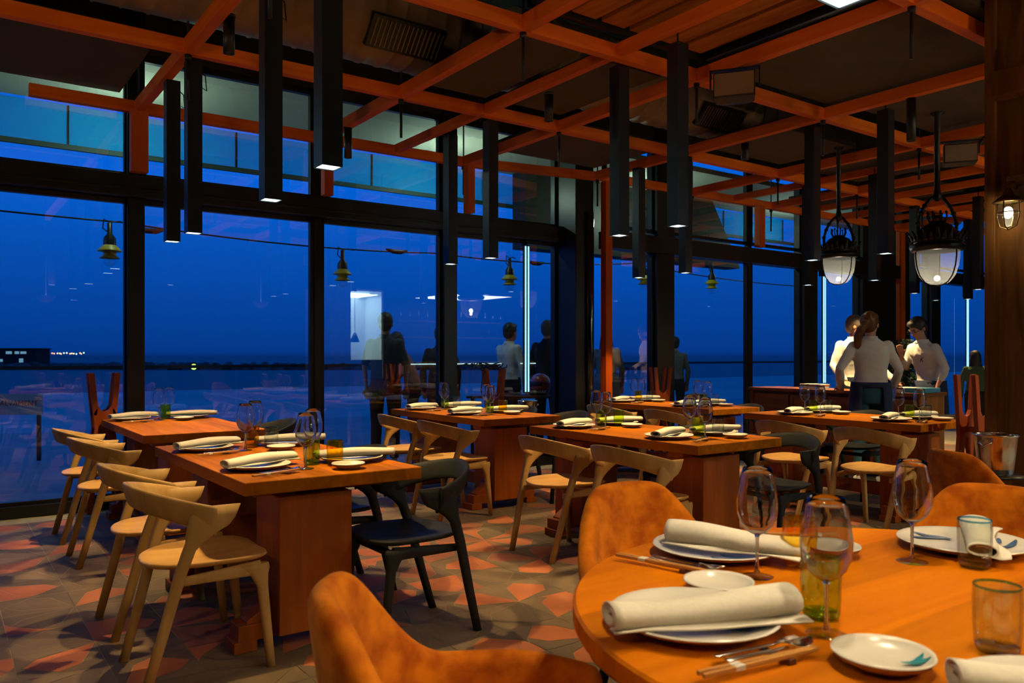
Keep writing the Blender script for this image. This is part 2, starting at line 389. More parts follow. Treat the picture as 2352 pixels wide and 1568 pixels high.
# beach station at left with lit windows
p = at(34, 300)
struct(MB().box(-60, 60, -8, 60, -.1, .0).build('ground_harbour', 'brick', loc=(p.x, p.y, -2.1), rz=TH-pi/2))
e = tag(empty('beach_station', (p.x, p.y, -2.1), TH-pi/2), 'low dark red harbour building with lit windows at far left of the horizon', 'building')
MB().box(-8, 8, 0, 9, 0, 5.7).build('wall', 'brick', e)
MB().box(-8.3, 8.3, -.4, 9.4, 5.7, 6.1).build('roof', 'frame', e)
for x, z, w, h in ((-2.2, 4.4, 2.2, 1.0), (.8, 4.4, 1.6, 1.0), (3.2, 4.4, 2.2, .9), (2.4, 1.5, 1.5, 1.5), (-5, 1.5, 1, 1)):
    MB().box(x-w/2, x+w/2, -.1, 0, z-h/2, z+h/2).build('window', emat('lit window', (.25, .6, .9), .6), e)
p = at(560, 190)
m = MB()
for k in range(150):
    x = -95+k*1.3; m.rings([m.ring((x+random.uniform(-.4, .4), random.uniform(-1, 1), z_), (1, 0, 0), (0, 1, 0), 1.4*f_, 2.5*f_, 7) for z_, f_ in ((-.1, 1.1), (random.uniform(.5, 1.0), .9), (random.uniform(1.2, 1.9), .35))], smooth=False)
tag(m.build('breakwater', pmat('wet rock', (.02, .03, .03), .8), loc=(p.x, p.y, -2.15), rz=TH-pi/2), 'long low dark rock breakwater just under the sea horizon', 'breakwater')
for i in range(16):
    px = 108+i*5.7+random.uniform(-2, 2)
    p = at(px, 800, 1.26+(816-random.uniform(810, 813))/1845*800)
    cc = random.choice(((1, .8, .4), (1, .4, .2), (.5, 1, .8)))
    q = tag(empty('harbour_light', (p.x, p.y, -2.15)), 'tiny harbour light glowing on the horizon at far left', 'light', 'harbour lights on the horizon')
    MB().ball((0, 0, p.z+2.15), .7, .7, .7, 6, 4).build('lamp', emat('harbour glow', cc, 3), q); MB().tube([(0, 0, 0), (0, 0, p.z+2.15)], .12, 5).build('mast', 'frame', q)
p = at(445, 82); tag(MB().ball((0, 0, 0), .3, .3, .3, 8, 5).build('promenade_light', emat('green glow', (.6, 1, .2), 2.5), loc=(p.x, p.y, .1)), 'small green light on the shoreline behind the second window', 'light')
# festoon cable with pendant lamps
def sag(a, b, n=14, s=.06):
    a = Vector(a); b = Vector(b); return [a.lerp(b, i/n)-Vector((0, 0, s*4*(i/n)*(1-i/n))) for i in range(n+1)]
m = MB()
for a, b in (((-3, 8.6, 2.78), (1.5, 8.6, 2.56)), ((1.5, 8.6, 2.56), (5.0, 8.6, 2.52)), ((5.0, 8.6, 2.52), (8.4, 8.6, 2.62)), ((8.4, 8.6, 2.62), (13, 8.6, 2.5))): m.tube(sag(a, b), .009, 6)
for x in (1.75, 4.5, 6.6): m.tube([(x-.14, 8.6, 2.52), (x-.05, 8.6, 2.50), (x+.06, 8.6, 2.50), (x+.14, 8.6, 2.52)], [.012, .028, .028, .012], 8)
tag(m.build('festoon_cable', 'steel'), 'black sagging festoon cable strung along the terrace outside the windows', 'cable')
def festoon(loc, label, mat):
    e = tag(empty('festoon_lamp', loc), label, 'lamp', 'festoon lamps on the terrace cable')
    MB().lathe([(.001, 0), (.022, -.005), (.024, -.11), (.055, -.15), (.058, -.22)], 20).build('lamp_holder', 'steel', e)
    m = MB(); m.lathe([(.056, -.215), (.075, -.235), (.105, -.268), (.108, -.275), (.06, -.272), (.055, -.31), (.085, -.335), (.09, -.342), (.03, -.34)], 24)
    m.build('lamp_shade', mat, e)
    MB().ball((0, 0, -.365), .055, .055, .055, 14, 8).build('glass_globe', 'wineglass', e)
    m = MB(); m.tube([(0, 0, 0), (-.05, 0, .03), (-.06, 0, -.06), (0, .02, -.1)], .006, 6); m.tube([(0, 0, 0), (.1, .08, .03), (.18, .12, .02)], .006, 6)
    m.build('cord', 'steel', e)
festoon((1.36, 8.4, 2.52), 'dark two-tier festoon lamp outside the far left window', 'yellow_shaded')
festoon((3.72, 8.4, 2.44), 'dark two-tier festoon lamp outside, behind the third window from left', 'yellow_shaded')
festoon((6.02, 8.4, 2.51), 'two-tier festoon lamp outside, just left of the tall lit strip', 'yellow_shaded')
festoon(tuple(at(1480, 11.5, 2.62)), 'yellow festoon lamp half hidden by the post right of the corner', 'yellow')
festoon(tuple(at(1635, 12.2, 2.62)), 'yellow festoon lamp hanging clear in the window right of centre', 'yellow')
# vertical led strips
def led(px, y, z0, z1, label):
    k = (px-1176)/1845; d = y/(sin(TH)-k*cos(TH)); x = d*(cos(TH)+k*sin(TH))
    e = tag(empty('led_strip', (x, y, z0)), label, 'strip light', 'vertical led strips by the windows')
    for s in (-1, 1): MB().box(s*.02-.007, s*.02+.007, -.012, .0, .01, z1-z0-.01).build('diffuser', 'led', e)
    m = MB(); m.box(-.045, .045, 0, .015, 0, z1-z0); m.build('housing', 'frame', e); top = (2.572 if y > 7 else 2.502)-z0
    MB().box(-.012, .012, .0, .08, z1-z0, top).build('bracket', 'frame', e)
led(1210, YW-.1, .84, 2.5, 'vertical cyan led strip at the window left of the corner post')
led(1893, YW2-.1, .85, 2.42, 'vertical cyan led strip behind the sideboard, left of the ponytailed person')
led(2222, YW2-.1, .9, 2.3, 'dim vertical led strip at far right behind the staff')
# hedge of dark leaves near the back corner
m = MB()
for i in range(2600):
    c = Vector((random.uniform(11.85, 12.35), random.uniform(6.25, 6.6), random.uniform(.02, 1.5)))
    a = Vector((random.uniform(-1, 1), random.uniform(-1, 1), random.uniform(-1, 1))).normalized()*.035
    b = a.orthogonal().normalized()*.018; m.quad([c-a, c+b, c+a, c-b])
tag(m.build('potted_hedge', 'leaf'), 'tall dark leafy hedge behind the staff by the back corner', 'plant')

# ------------------------------------------------------------ timber ceiling grid
ZG = 3.26
e = tag(empty('timber_ceiling_grid', (6, 5, ZG)), 'orange pine slat grid suspended under the dark ceiling', 'ceiling grid')
def beam(x0, y0, x1, y1, z=0.0, w=.07, h=.095):
    d = Vector((x1-x0, y1-y0, 0)); L = d.length; d.normalize(); n = Vector((-d.y, d.x, 0))*w/2
    P = []
    for z_ in (z, z+h):
        for a, b in ((x0, y0), (x1, y1)): P += [Vector((a, b, z_))-n, Vector((a, b, z_))+n]
    m = MB(); m.v = [tuple(p-Vector((6, 5, 0))) for p in P]
    for q in ((0, 1, 3, 2), (4, 6, 7, 5), (0, 2, 6, 4), (1, 5, 7, 3), (0, 4, 5, 1), (2, 3, 7, 6)): m.face(list(q))
    m.build('beam', 'beam' if abs(d.x) > .7 else 'beam_y', e, bevel=.004)
for y, xa, xb in ((5.6, -3, 15), (4.0, -.5, 15), (2.4, 2, 15), (.8, 2, 15), (6.86, 6.15, 15)): beam(xa, y, xb, y)
beam(.60, 7.2, 4.57, 7.2, 0); beam(4.57, 7.2, 6.2, 6.88)
for x, ya, yb in ((1.38, 1, 7.2), (2.97, .5, 7.2), (4.56, .5, 7.2), (6.15, .5, 6.9), (7.74, .5, 6.86), (9.33, .5, 6.86), (10.92, .5, 6.86), (12.5, .5, 6.86), (14.1, .5, 6.86)): beam(x, ya, x, yb, .001)
for x, ya, yb in ((3.76, .5, 7.18), (8.53, .5, 6.84), (10.1, .5, 6.84), (11.7, .5, 6.84)): beam(x, ya, x, yb, .02, .06, .08)
for x, y in [(x, y) for x in (1.38, 2.97, 4.56, 6.15, 7.74, 9.33, 10.92, 12.5) for y in (7.2, 6.86, 5.6, 4.0, 2.4) if not (x > 5 and y == 7.2) and not (x < 6 and y == 6.86) and not (x < 4 and y < 3)]:
    m = MB(); m.tube([(x-6, y-5, .0), (x-6, y-5, -.035)], .022, 10); m.tube([(x-6, y-5, -.03), (x-6, y-5, -.30)], .011, 8)
    m.tube([(x-6, y-5, .09), (x-6, y-5, 1.04)], .008, 6); m.build('hanger_rod', 'steel', e)
def post(x, y, z0, z1, label, w=.05):
    tag(MB().box(-w/2, w/2, -.045, .045, 0, z1-z0).build('timber_post', 'post', bevel=.004, loc=(x, y, z0)), label, 'post')
post(1.37, 7.12, 2.756, 3.255, 'short orange pine post above the door beam, far left', .13)
post(3.0, 7.12, 2.756, 3.255, 'short orange pine post above the door beam behind the longest tube lamp', .09)
post(4.58, 7.12, 2.756, 3.255, 'short orange pine post above the door beam left of the corner', .09)
post(6.29, 6.86, 0, 3.255, 'full-height orange pine post right of the dark corner column', .10)
post(7.55, 6.78, 2.705, 3.255, 'short orange pine post above the beam right of the corner', .08)
post(8.98, 6.78, 2.705, 3.255, 'short orange pine post in front of the dark awning box', .12)
post(12.7, 6.86, 0, 3.255, 'full-height orange pine post between the staff at the back corner', .12)

# ceiling clutter: acoustic panels, ducts, planks
def apanel(x0, x1, y0, y1, z, label):
    e = tag(empty('acoustic_panel', ((x0+x1)/2, (y0+y1)/2, z)), label, 'ceiling panel', 'brown acoustic panels above the grid')
    a, b = (x1-x0)/2, (y1-y0)/2
    MB().box(-a, a, -b, b, 0, .05).build('board', 'panel', e, bevel=.004)
apanel(-1.6, 1.22, 5.72, 7.08, 3.37, 'large brown ceiling panel at the far left corner')
apanel(3.04, 3.70, 4.12, 5.5, 3.38, 'brown ceiling panel above the middle window table, behind a hanger rod')
apanel(3.84, 4.5, 4.3, 5.5, 3.38, 'narrow brown ceiling panel right of the pine slat in mid ceiling')
apanel(4.6, 6.05, 5.7, 6.8, 3.37, 'brown ceiling panel just left of the corner post')
apanel(4.66, 6.4, 2.3, 3.95, 3.38, 'largest brown ceiling panel above the sideboard table, upper right')
apanel(6.3, 7.65, 4.6, 5.5, 3.38, 'brown ceiling panel above the speaker, right of centre')
apanel(6.5, 8.1, 2.3, 3.9, 3.40, 'brown ceiling panel beside the wooden column, upper right')
apanel(8.0, 9.2, 4.1, 5.5, 3.38, 'small distant brown ceiling panel between two tube lamps')
apanel(9.5, 10.8, 5.0, 6.7, 3.38, 'farthest brown ceiling panel above the staff')
def duct(x0, x1, y, z, r, label):
    e = tag(empty('air_duct', (x0, y, z)), label, 'air duct', 'round ducts under the ceiling')
    L = x1-x0; prof = []; n = int(L/.16)
    m = MB(); R = []
    for i in range(n+1):
        x = L*i/n
        for dx, dr in ((0, 0), (.008, .008), (.016, 0)):
            R.append(m.ring((min(x+dx, L), 0, 0), (0, 1, 0), (0, 0, 1), r+dr, r+dr, 28))
    m.rings(R); m.build('spiral_pipe', 'duct', e)
    for xv in ([L-.62] if L < 5.5 else [.95]):
        Q = Matrix.Rotation(radians(42), 3, 'X')
        g = MB(); g.box(xv-.3, xv+.3, -r-.03, -r+.1, -.12, .12, Q); gr = g.build('vent_grille', 'steel', e)
        s = MB()
        for k in range(16): s.box(xv-.27+k*.036, xv-.262+k*.036, -r-.038, -r-.03, -.1, .1, Q)
        s.build('slat', 'duct', gr)
duct(-1.5, 3.45, 5.55, 3.86, .38, 'wide brown spiral duct with a vent at upper left')
duct(3.95, 7.0, 5.55, 3.86, .34, 'brown spiral duct ending behind the left speaker')
duct(8.4, 14.5, 4.2, 3.75, .26, 'distant brown spiral duct at upper right')
e = tag(empty('plank_raft', (3.75, 2.9, 3.42)), 'raft of rustic brown planks in a dark frame at the top of the picture', 'ceiling raft')
for i in range(6):
    x = -.74+i*.25; MB().box(x, x+.205, -1.9, .98, 0, .035).build('plank', 'plank', e, bevel=.006)
m = MB(); m.box(-.8, .8, .99, 1.03, -.03, .09); m.box(.77, .8, -1.9, 1.03, -.03, .09); m.box(-.8, -.77, -1.9, 1.03, -.03, .09); m.build('raft_frame', 'steel', e)
e = tag(empty('plank_raft', (9.2, 3.0, 3.42)), 'small distant raft of planks beside the wooden column', 'ceiling raft')
for i in range(4):
    x = -.6+i*.3; MB().box(x, x+.26, -.8, .8, 0, .035).build('plank', 'plank', e, bevel=.006)
def speaker(loc, rz, label):
    e = tag(empty('speaker', loc, rz), label, 'speaker', 'small wedge speakers on the grid')
    m = MB(); m.rings([[(-.14, -.1, -.09), (.14, -.1, -.09), (.14, -.1, .08), (-.14, -.1, .08)], [(-.13, .0, -.11), (.13, .0, -.11), (.13, .0, .09), (-.13, .0, .09)], [(-.08, .13, -.08), (.08, .13, -.08), (.08, .13, .06), (-.08, .13, .06)]], smooth=False)
    m.build('cabinet', 'steel', e, bevel=.008)
    MB().box(-.13, .13, -.108, -.1, -.08, .07).build('grille', 'duct', e)
    m = MB(); m.box(-.17, -.16, -.02, .02, 0, .13); m.box(.16, .17, -.02, .02, 0, .13); m.box(-.17, .17, -.02, .02, .12, .13); m.build('bracket', 'steel', e)
speaker((4.52, 3.62, 3.12), radians(-55), 'small wedge speaker clamped to the grid above the centre table')
speaker((7.72, 3.62, 3.12), radians(-55), 'small wedge speaker on the grid beside the wooden column')

# ------------------------------------------------------------ tube pendants and spots
def tube_proto():
    e = empty('tube_pendant'); w = .048
    m = MB()
    m.box(-w, w, -w, -w+.003, 0, 1.17); m.box(-w, w, w-.003, w, 0, 1.17); m.box(-w, -w+.003, -w+.003, w-.003, 0, 1.17); m.box(w-.003, w, -w+.003, w-.003, 0, 1.17); m.box(-w, w, -w, w, 1.16, 1.17)
    m.build('tube_body', 'tube', e)
    m = MB(); m.rings([[(-.044, -.044, .004), (.044, -.044, .004), (.044, .044, .004), (-.044, .044, .004)], [(-.02, -.02, .03), (.02, -.02, .03), (.02, .02, .03), (-.02, .02, .03)]], caps=False, smooth=False)
    m.quad([(-.02, -.02, .03), (.02, -.02, .03), (.02, .02, .03), (-.02, .02, .03)])
    m.build('reflector', 'ledwhite', e)
    MB().tube([(0, 0, 1.17), (0, 0, 1.25)], .006, 6).build('suspension_rod', 'steel', e)
    m = MB(); m.tube([(0, .03, 1.17), (.09, .04, 1.1), (.1, .04, 1.0), (.055, .03, 1.02), (.05, .0, 1.12)], .004, 6); m.build('cord', 'steel', e)
    return e
tp = tube_proto()
LBL = 'black square tube pendant '
TUBES = [((1.42, 3.36, 2.09), 'over the nearest rectangular table, nearer of its pair', 60), ((1.47, 4.25, 2.09), 'over the nearest rectangular table, farther of its pair', 60),
 ((1.44, 5.71, 2.09), 'over the far left window table, right one of its pair', 60), ((1.42, 6.22, 2.09), 'over the far left window table, left one of its pair', 60),
 ((3.87, 5.68, 2.09), 'over the middle window table, right one of its pair', 60), ((3.83, 6.27, 2.09), 'over the middle window table, left one of its pair', 60),
 ((3.87, 4.09, 2.09), 'over the centre table, left one of its pair', 60), ((3.89, 3.57, 2.09), 'over the centre table, right one of its pair', 60),
 ((6.13, 6.18, 2.09), 'over the back window table, left one of its pair', 60), ((6.16, 5.55, 2.09), 'over the back window table, right one of its pair', 60),
 ((6.24, 4.16, 2.09), 'over the sideboard table, left one of its pair', 60), ((6.32, 3.54, 2.09), 'over the sideboard table, right one of its pair', 60),
 ((8.40, 5.66, 2.09), 'in the distance, directly left of the left lantern', 110), ((8.47, 4.87, 2.09), 'in the distance, above the ponytailed person', 110),
 ((10.68, 5.58, 2.09), 'in the distance, between the two staff heads', 110), ((12.3, 6.1, 2.09), 'in the distance, directly beneath the right lantern', 40),
 ((12.4, 5.68, 2.09), 'in the distance, left of the wooden column, slimmer one', 40), ((10.7, 4.78, 2.09), 'in the distance, touching the edge of the wooden column', 40),
 ((1.72, 1.06, 2.09), 'over the round table, its lit end at the top edge', 29)]
for loc, l, en in TUBES:
    o = place(tp, USED, loc, 0, LBL+l, 'pendant lamp', 'square tube pendants over the tables')
    light('spot', 'SPOT', (loc[0], loc[1], loc[2]-.01), en*1.5, WARM if en != 29 else (1, .78, .46), spot_size=radians(82 if en != 29 else 105), spot_blend=.35, shadow_soft_size=.02)
light('spot', 'SPOT', (1.4, .55, 2.09), 30, (1, .78, .46), spot_size=radians(105), spot_blend=.4, shadow_soft_size=.02)
for (x, y, z, L), l in (((2.97, 6.59, 3.26, .26), 'small black cylinder spotlight under the grid, right of the longest tube lamp'), ((1.45, 4.93, 3.3, .22), 'small black cylinder spotlight beside the big pine beam, upper left'),
    ((3.84, 4.84, 3.26, .2), 'small black cylinder spotlight on the mid ceiling slat'), ((6.19, 3.26, 3.26, .33), 'larger black cylinder spotlight near the wooden column'),
    ((6.23, 4.87, 3.26, .15), 'small black cylinder spotlight below the centre-right panel'), ((9.57, 6.5, 3.26, .3), 'distant black cylinder spotlight left of the left lantern')):
    e = tag(empty('cylinder_spotlight', (x, y, z)), l, 'spotlight', 'cylinder spotlights on the grid')
    MB().lathe([(.001, 0), (.034, 0), (.034, -L), (.028, -L), (.026, -L+.02), (.001, -L+.02)], 20).build('housing', 'tube', e)
    MB().lathe([(.001, .0), (.04, .0), (.04, .012), (.001, .012)], 20).build('mount', 'steel', e)

# ------------------------------------------------------------ furniture
def chair_proto(black):
    e = empty('dining_chair'); A = 'black' if black else 'oak'; S = 'black' if black else 'oakseat'
    # seat: rounded back, squarer front, slightly dished
    m = MB(); n = 32; R = []
    def outline(k, z, s, dish=0):
        a = 2*pi*k/n; c_, s_ = cos(a), sin(a); p = 5 if c_ > 0 else 2.3
        x = math.copysign(abs(c_)**(2/p), c_)*.235*s; y = math.copysign(abs(s_)**(2/(3.2 if c_ > 0 else 2.3)), s_)*.225*s*(1-.02*(x < 0))
        return (x+.005, y, z-dish*(1-s*s)+.012*abs(y)/.22)
    for z, s in ((.425, .1), (.425, .7), (.43, .93), (.441, 1.0), (.449, .995), (.452, .97)): R.append([outline(k, z, s) for k in range(n)])
    for s in (.8, .55, .3, .08): R.append([outline(k, .452, s, .02) for k in range(n)])
    m.rings(R); m.build('seat', S, e)
    # backrest band
    def band(t):
        a = t*radians(88); x = .06-.345*cos(a)**.8 if cos(a) > 0 else .06
        y = .265*sin(a); return x, y
    m = MB(); R = []; N = 24
    for i in range(N+1):
        t = -1+2*i/N; a = t*radians(83)
        x = .035-.305*max(cos(a), 0)**.92; y = .268*math.copysign(abs(sin(a))**1.1, sin(a))
        top = .765-.078*abs(t)**1.7; hgt = .098+.022*abs(t)**3
        lean = .05*(1-abs(t)); tx = -cos(a); ty = sin(a)
        nrm = Vector((-cos(a), sin(a)*.8, 0)).normalized(); up = (Vector((0, 0, 1))+nrm*.28).normalized()
        c = Vector((x, y, top-hgt/2)); th = .012+.004*abs(t)
        R.append(m.ring(c, nrm, up, th, hgt/2, 14, 3))
    m.rings(R); m.build('backrest', A, e)
    # legs
    for s in (-1, 1):
        m = MB(); R = []
        for z, x, rx, ry in ((0, -.25, .019, .015), (.2, -.195, .021, .017), (.43, -.135, .023, .019), (.52, -.105, .025, .019), (.55, -.085, .034, .020), (.58, -.062, .056, .020), (.605, -.035, .079, .020), (.635, -.020, .088, .018), (.683, -.004, .090, .014)):
            yy = s*(.205+.05*(z/.67)); R.append(m.ring((x, yy, z), (1, 0, 0), (0, 1, 0), rx, ry, 14, 2.6))
        m.rings(R); m.build('leg', A, e)
        m = MB(); R = []
        for z, x, rx, ry in ((0, .225, .017, .015), (.2, .205, .019, .017), (.33, .19, .022, .018), (.375, .178, .035, .018), (.405, .165, .055, .018), (.425, .15, .065, .017)):
            R.append(m.ring((x, s*.2, z), (1, 0, 0), (0, 1, 0), rx, ry, 14, 2.6))
        m.rings(R); m.build('leg', A, e)
        m = MB(); R = []
        for i in range(9):
            t = i/8; x = -.15+.33*t; zz = .395+.012*t; hh = .016+.014*t
            R.append(m.ring((x, s*.2, zz), (0, 1, 0), (0, 0, 1), .013, hh, 12, 3))
        m.rings(R); m.build('side_rail', A, e)
    m = MB(); m.tube([(.16, -.19, .395), (.16, .19, .395)], .016, 10); m.build('front_rail', A, e)
    return e
OAK = chair_proto(False); BLK = chair_proto(True)
TN_ = {'T1': 'the nearest rectangular table', 'T0': 'the far left window table', 'T2': 'the middle window table', 'T3': 'the centre table', 'T4': 'the back window table', 'T5': 'the sideboard table'}
TB = {'T1': (1.01, 1.82, 3.23, 4.83), 'T0': (1.09, 1.88, 5.52, 7.1), 'T2': (3.55, 4.34, 5.3, 6.9), 'T3': (3.50, 4.27, 3.06, 4.64), 'T4': (5.93, 6.62, 5.0, 6.72), 'T5': (5.87, 6.62, 3.02, 4.6)}
CH = [('T1', 0, .89, 3.42, 0, 'near'), ('T1', 0, .90, 4.10, 0, 'far'), ('T0', 0, .95, 5.55, 0, 'near'), ('T0', 0, .95, 6.30, 0, 'far'),
      ('T2', 0, 3.34, 5.43, 0, 'near'), ('T2', 0, 3.38, 6.20, 0, 'far'), ('T3', 0, 3.30, 3.32, 0, 'near'), ('T3', 0, 3.29, 4.01, 0, 'far'),
      ('T4', 0, 5.72, 5.3, 0, 'near'), ('T4', 0, 5.74, 6.15, 0, 'far'), ('T5', 0, 5.50, 3.16, 0, 'near'), ('T5', 0, 5.52, 3.86, 0, 'far'),
      ('T1', 1, 1.78, 3.29, pi, 'near'), ('T1', 1, 1.76, 4.08, pi, 'far'), ('T0', 1, 2.05, 6.2, pi, 'far'), ('T2', 1, 4.5, 5.55, pi, 'near'), ('T2', 1, 4.5, 6.3, pi, 'far'),
      ('T3', 1, 4.30, 3.15, pi, 'near'), ('T3', 1, 4.38, 3.95, pi, 'far'), ('T4', 1, 6.62, 5.3, pi, 'near'), ('T4', 1, 6.66, 6.1, pi, 'far'), ('T5', 1, 6.72, 3.32, pi, 'near'), ('T5', 1, 6.72, 4.05, pi, 'far')]
for t, b, x, y, rz, w in CH:
    if b: place(BLK, USED, (x, y, 0), rz, 'black wooden armchair on the right side of %s, %s seat' % (TN_[t], w), 'chair', 'black wooden chairs')
    else: place(OAK, USED, (x, y, 0), rz, 'light oak armchair on the left side of %s, %s seat' % (TN_[t], w), 'chair', 'light oak chairs')

for t, (x0, x1, y0, y1) in TB.items():
    e = tag(empty('dining_table', ((x0+x1)/2, (y0+y1)/2, 0)), {'T1': 'nearest rectangular wooden table at left, with two block pedestals', 'T0': 'rectangular wooden table against the window at far left', 'T2': 'rectangular wooden table by the middle windows', 'T3': 'rectangular wooden table in the centre of the room', 'T4': 'rectangular wooden table by the window behind the centre table', 'T5': 'rectangular wooden table at right in front of the sideboard'}[t], 'table', 'rectangular dining tables')
    a, b = (x1-x0)/2, (y1-y0)/2
    MB().box(-a, a, -b, b, .695, .75).build('tabletop', 'table', e, bevel=.004)
    for s in (-1, 1):
        yy = s*(b-.25); m = MB(); m.box(-.225, .105, yy-.15, yy+.15, .07, .66); m.build('pedestal', 'ped', e, bevel=.004)
        m = MB(); m.box(-.31, .31, yy-.06, yy+.06, .045, .115); m.box(-.33, -.23, yy-.065, yy+.065, 0, .05); m.box(.23, .33, yy-.065, yy+.065, 0, .05)
        for q in (-1, 1):
            R = [[(q*(.16+.01*i), yy-.04, .11), (q*(.16+.01*i), yy+.04, .11), (q*(.165), yy+.04, .11), (q*(.165), yy-.04, .11)] for i in range(1)]
            m.rings([[(q*.165, yy-.045, .11), (q*.165, yy+.045, .11), (q*.165, yy+.045, .24), (q*.165, yy-.045, .24)], [(q*.2, yy-.045, .11), (q*.2, yy+.045, .11), (q*.2, yy+.045, .17), (q*.2, yy-.045, .17)], [(q*.27, yy-.045, .11), (q*.27, yy+.045, .11), (q*.27, yy+.045, .125), (q*.27, yy-.045, .125)]], smooth=False)
        m.v = [(x-.06, y, z_) for x, y, z_ in m.v]
        m.build('sled_foot', 'ped', e, bevel=.004)
        m = MB(); m.box(-.3, .3, yy-.06, yy+.06, .655, .697); m.build('top_rail', 'ped', e, bevel=.004)
    MB().box(-.09, -.03, -b+.4, b-.4, .14, .24).build('stretcher', 'ped', e, bevel=.004)

# tableware prototypes
def plate_proto(r, name, marked=None):
    m = MB(); n = 40; m.mi = 1
    m.lathe([(.001, 0), (r*.55, 0), (r*.62, .004), (r*.93, .016), (r, .024)], n)
    m.mi = 0; m.lathe([(r, .024), (r*.985, .027), (r*.93, .022), (r*.7, .011), (r*.3, .009), (.001, .009)], n)
    if marked:
        m.mi = 2
        for a0, rr0, rr1 in marked:
            P = []
            for i in range(9):
                q = i/8; ra = r*(rr0+(rr1-rr0)*q); an = a0+.5*q; w = .11*r*sin(pi*(.08+.84*q))
                P.append((ra*cos(an)-w*sin(an), ra*sin(an)+w*cos(an), .0125+.012*max(0, ra/r-.7)/.3))
            for i in range(8, -1, -1):
                q = i/8; ra = r*(rr0+(rr1-rr0)*q); an = a0+.5*q; w = -.07*r*sin(pi*(.08+.84*q))
                P.append((ra*cos(an)-w*sin(an), ra*sin(an)+w*cos(an), .0125+.012*max(0, ra/r-.7)/.3))
            m.quad([(x, y, z+.002) for x, y, z in P])
    return m.build(name, ['plate', 'clay', 'bluemark' if r > .1 else 'tealmark'])
PL = plate_proto(.15, 'dinner_plate'); SP = plate_proto(.075, 'side_plate')
PLM = plate_proto(.16, 'dinner_plate', [(2.3, .55, .9), (2.6, .4, .8), (4.4, .3, .85), (4.75, .4, .8)]); SPM = plate_proto(.08, 'side_plate', [(4.9, .35, .9), (5.2, .5, .85)])
def napkin_proto(L=.385, w=.040, h=.021, seed=1):
    """a linen sheet rolled loosely, its tail lying flat along one side, seen hollow at the ends"""
    rnd = random.Random(seed); m = MB(); N = 22; K = 34; ph = [rnd.uniform(0, 6) for _ in range(4)]; rows = []
    for i in range(N+1):
        t = i/N; x = -L/2+L*t; row = []
        wk = w*(.88+.22*t+.05*sin(t*7+ph[0])); hk = h*(.95+.14*sin(t*5+ph[1])); sh = .007*sin(t*4+ph[2])
        for k in range(K+1):
            q = k/K
            if q < .8:
                a = 2*pi*1.6*(q/.8)+.9+.25*t; rr = .42+.58*(q/.8)
                y = wk*rr*cos(a); z = hk+.004+hk*rr*sin(a)
                if k == int(.8*K): ly, lz = y, z
            else:
                u = (q-.8)/.2; y = -wk*.2-(wk*1.25+.01*sin(t*5+ph[3]))*u; z = .004+.003*sin(u*6+t*9+ph[0])+.003*u
            row.append((x+.012*(q-.5)*sin(ph[1]), y+sh, z))
        rows.append(row)
    m.v = [p for r_ in rows for p in r_]
    for i in range(N):
        for k in range(K): m.face([i*(K+1)+k, i*(K+1)+k+1, (i+1)*(K+1)+k+1, (i+1)*(K+1)+k], True)
    o = m.build('napkin', 'napkin', solid=.0035); o.modifiers[0].offset = 1
    return o
NPS = [napkin_proto(seed=s) for s in (1, 2)]; NPB = [napkin_proto(.37, .040, .026, 3), napkin_proto(.34, .042, .028, 4)]
def wineglass_proto():
    e = empty('wine_glass'); P = [(.0325, .25), (.036, .235), (.042, .205), (.0465, .17), (.045, .145), (.036, .12), (.022, .105), (.010, .098)]
    MB().lathe([(.001, .0965)]+P[::-1]+[(.0318, .2508)]+[(a-.0014, b+.0004) for a, b in P]+[(.001, .0992)], 32).build('bowl', 'crystal', e)
    MB().lathe([(.001, .0963), (.006, .0963), (.004, .088), (.0034, .05), (.004, .02), (.008, .009), (.001, .0088)], 14).build('stem', 'crystal', e)
    MB().lathe([(.001, .0086), (.008, .0075), (.022, .004), (.036, .002), (.0363, .0012), (.035, .0004), (.001, .0004)], 32).build('foot', 'wineglass', e)
    return e
WG = wineglass_proto()
def tumbler_proto(body, base, rim):
    e = empty('tumbler')
    MB().lathe([(.037, .115), (.0385, .09), (.037, .04), (.035, .01), (.030, .001), (.001, .001)], 26).build('glass_body', body, e)
    MB().lathe([(.0345, .113), (.0355, .09), (.034, .04), (.032, .016), (.001, .014)], 26).build('inner_wall', body, e)
    MB().lathe([(.036, .112), (.0378, .114), (.0368, .117), (.035, .115), (.036, .112)], 26).build('rim', rim, e)
    MB().lathe([(.001, .002), (.031, .002), (.034, .014), (.001, .012)], 26).build('base', base, e)
    return e
TY = tumbler_proto('tyellow', 'basey', 'tyellow'); TG = tumbler_proto('tgreen', 'baseg', 'tgreen'); TCL = tumbler_proto('tclear', 'tclear', 'rimblue')
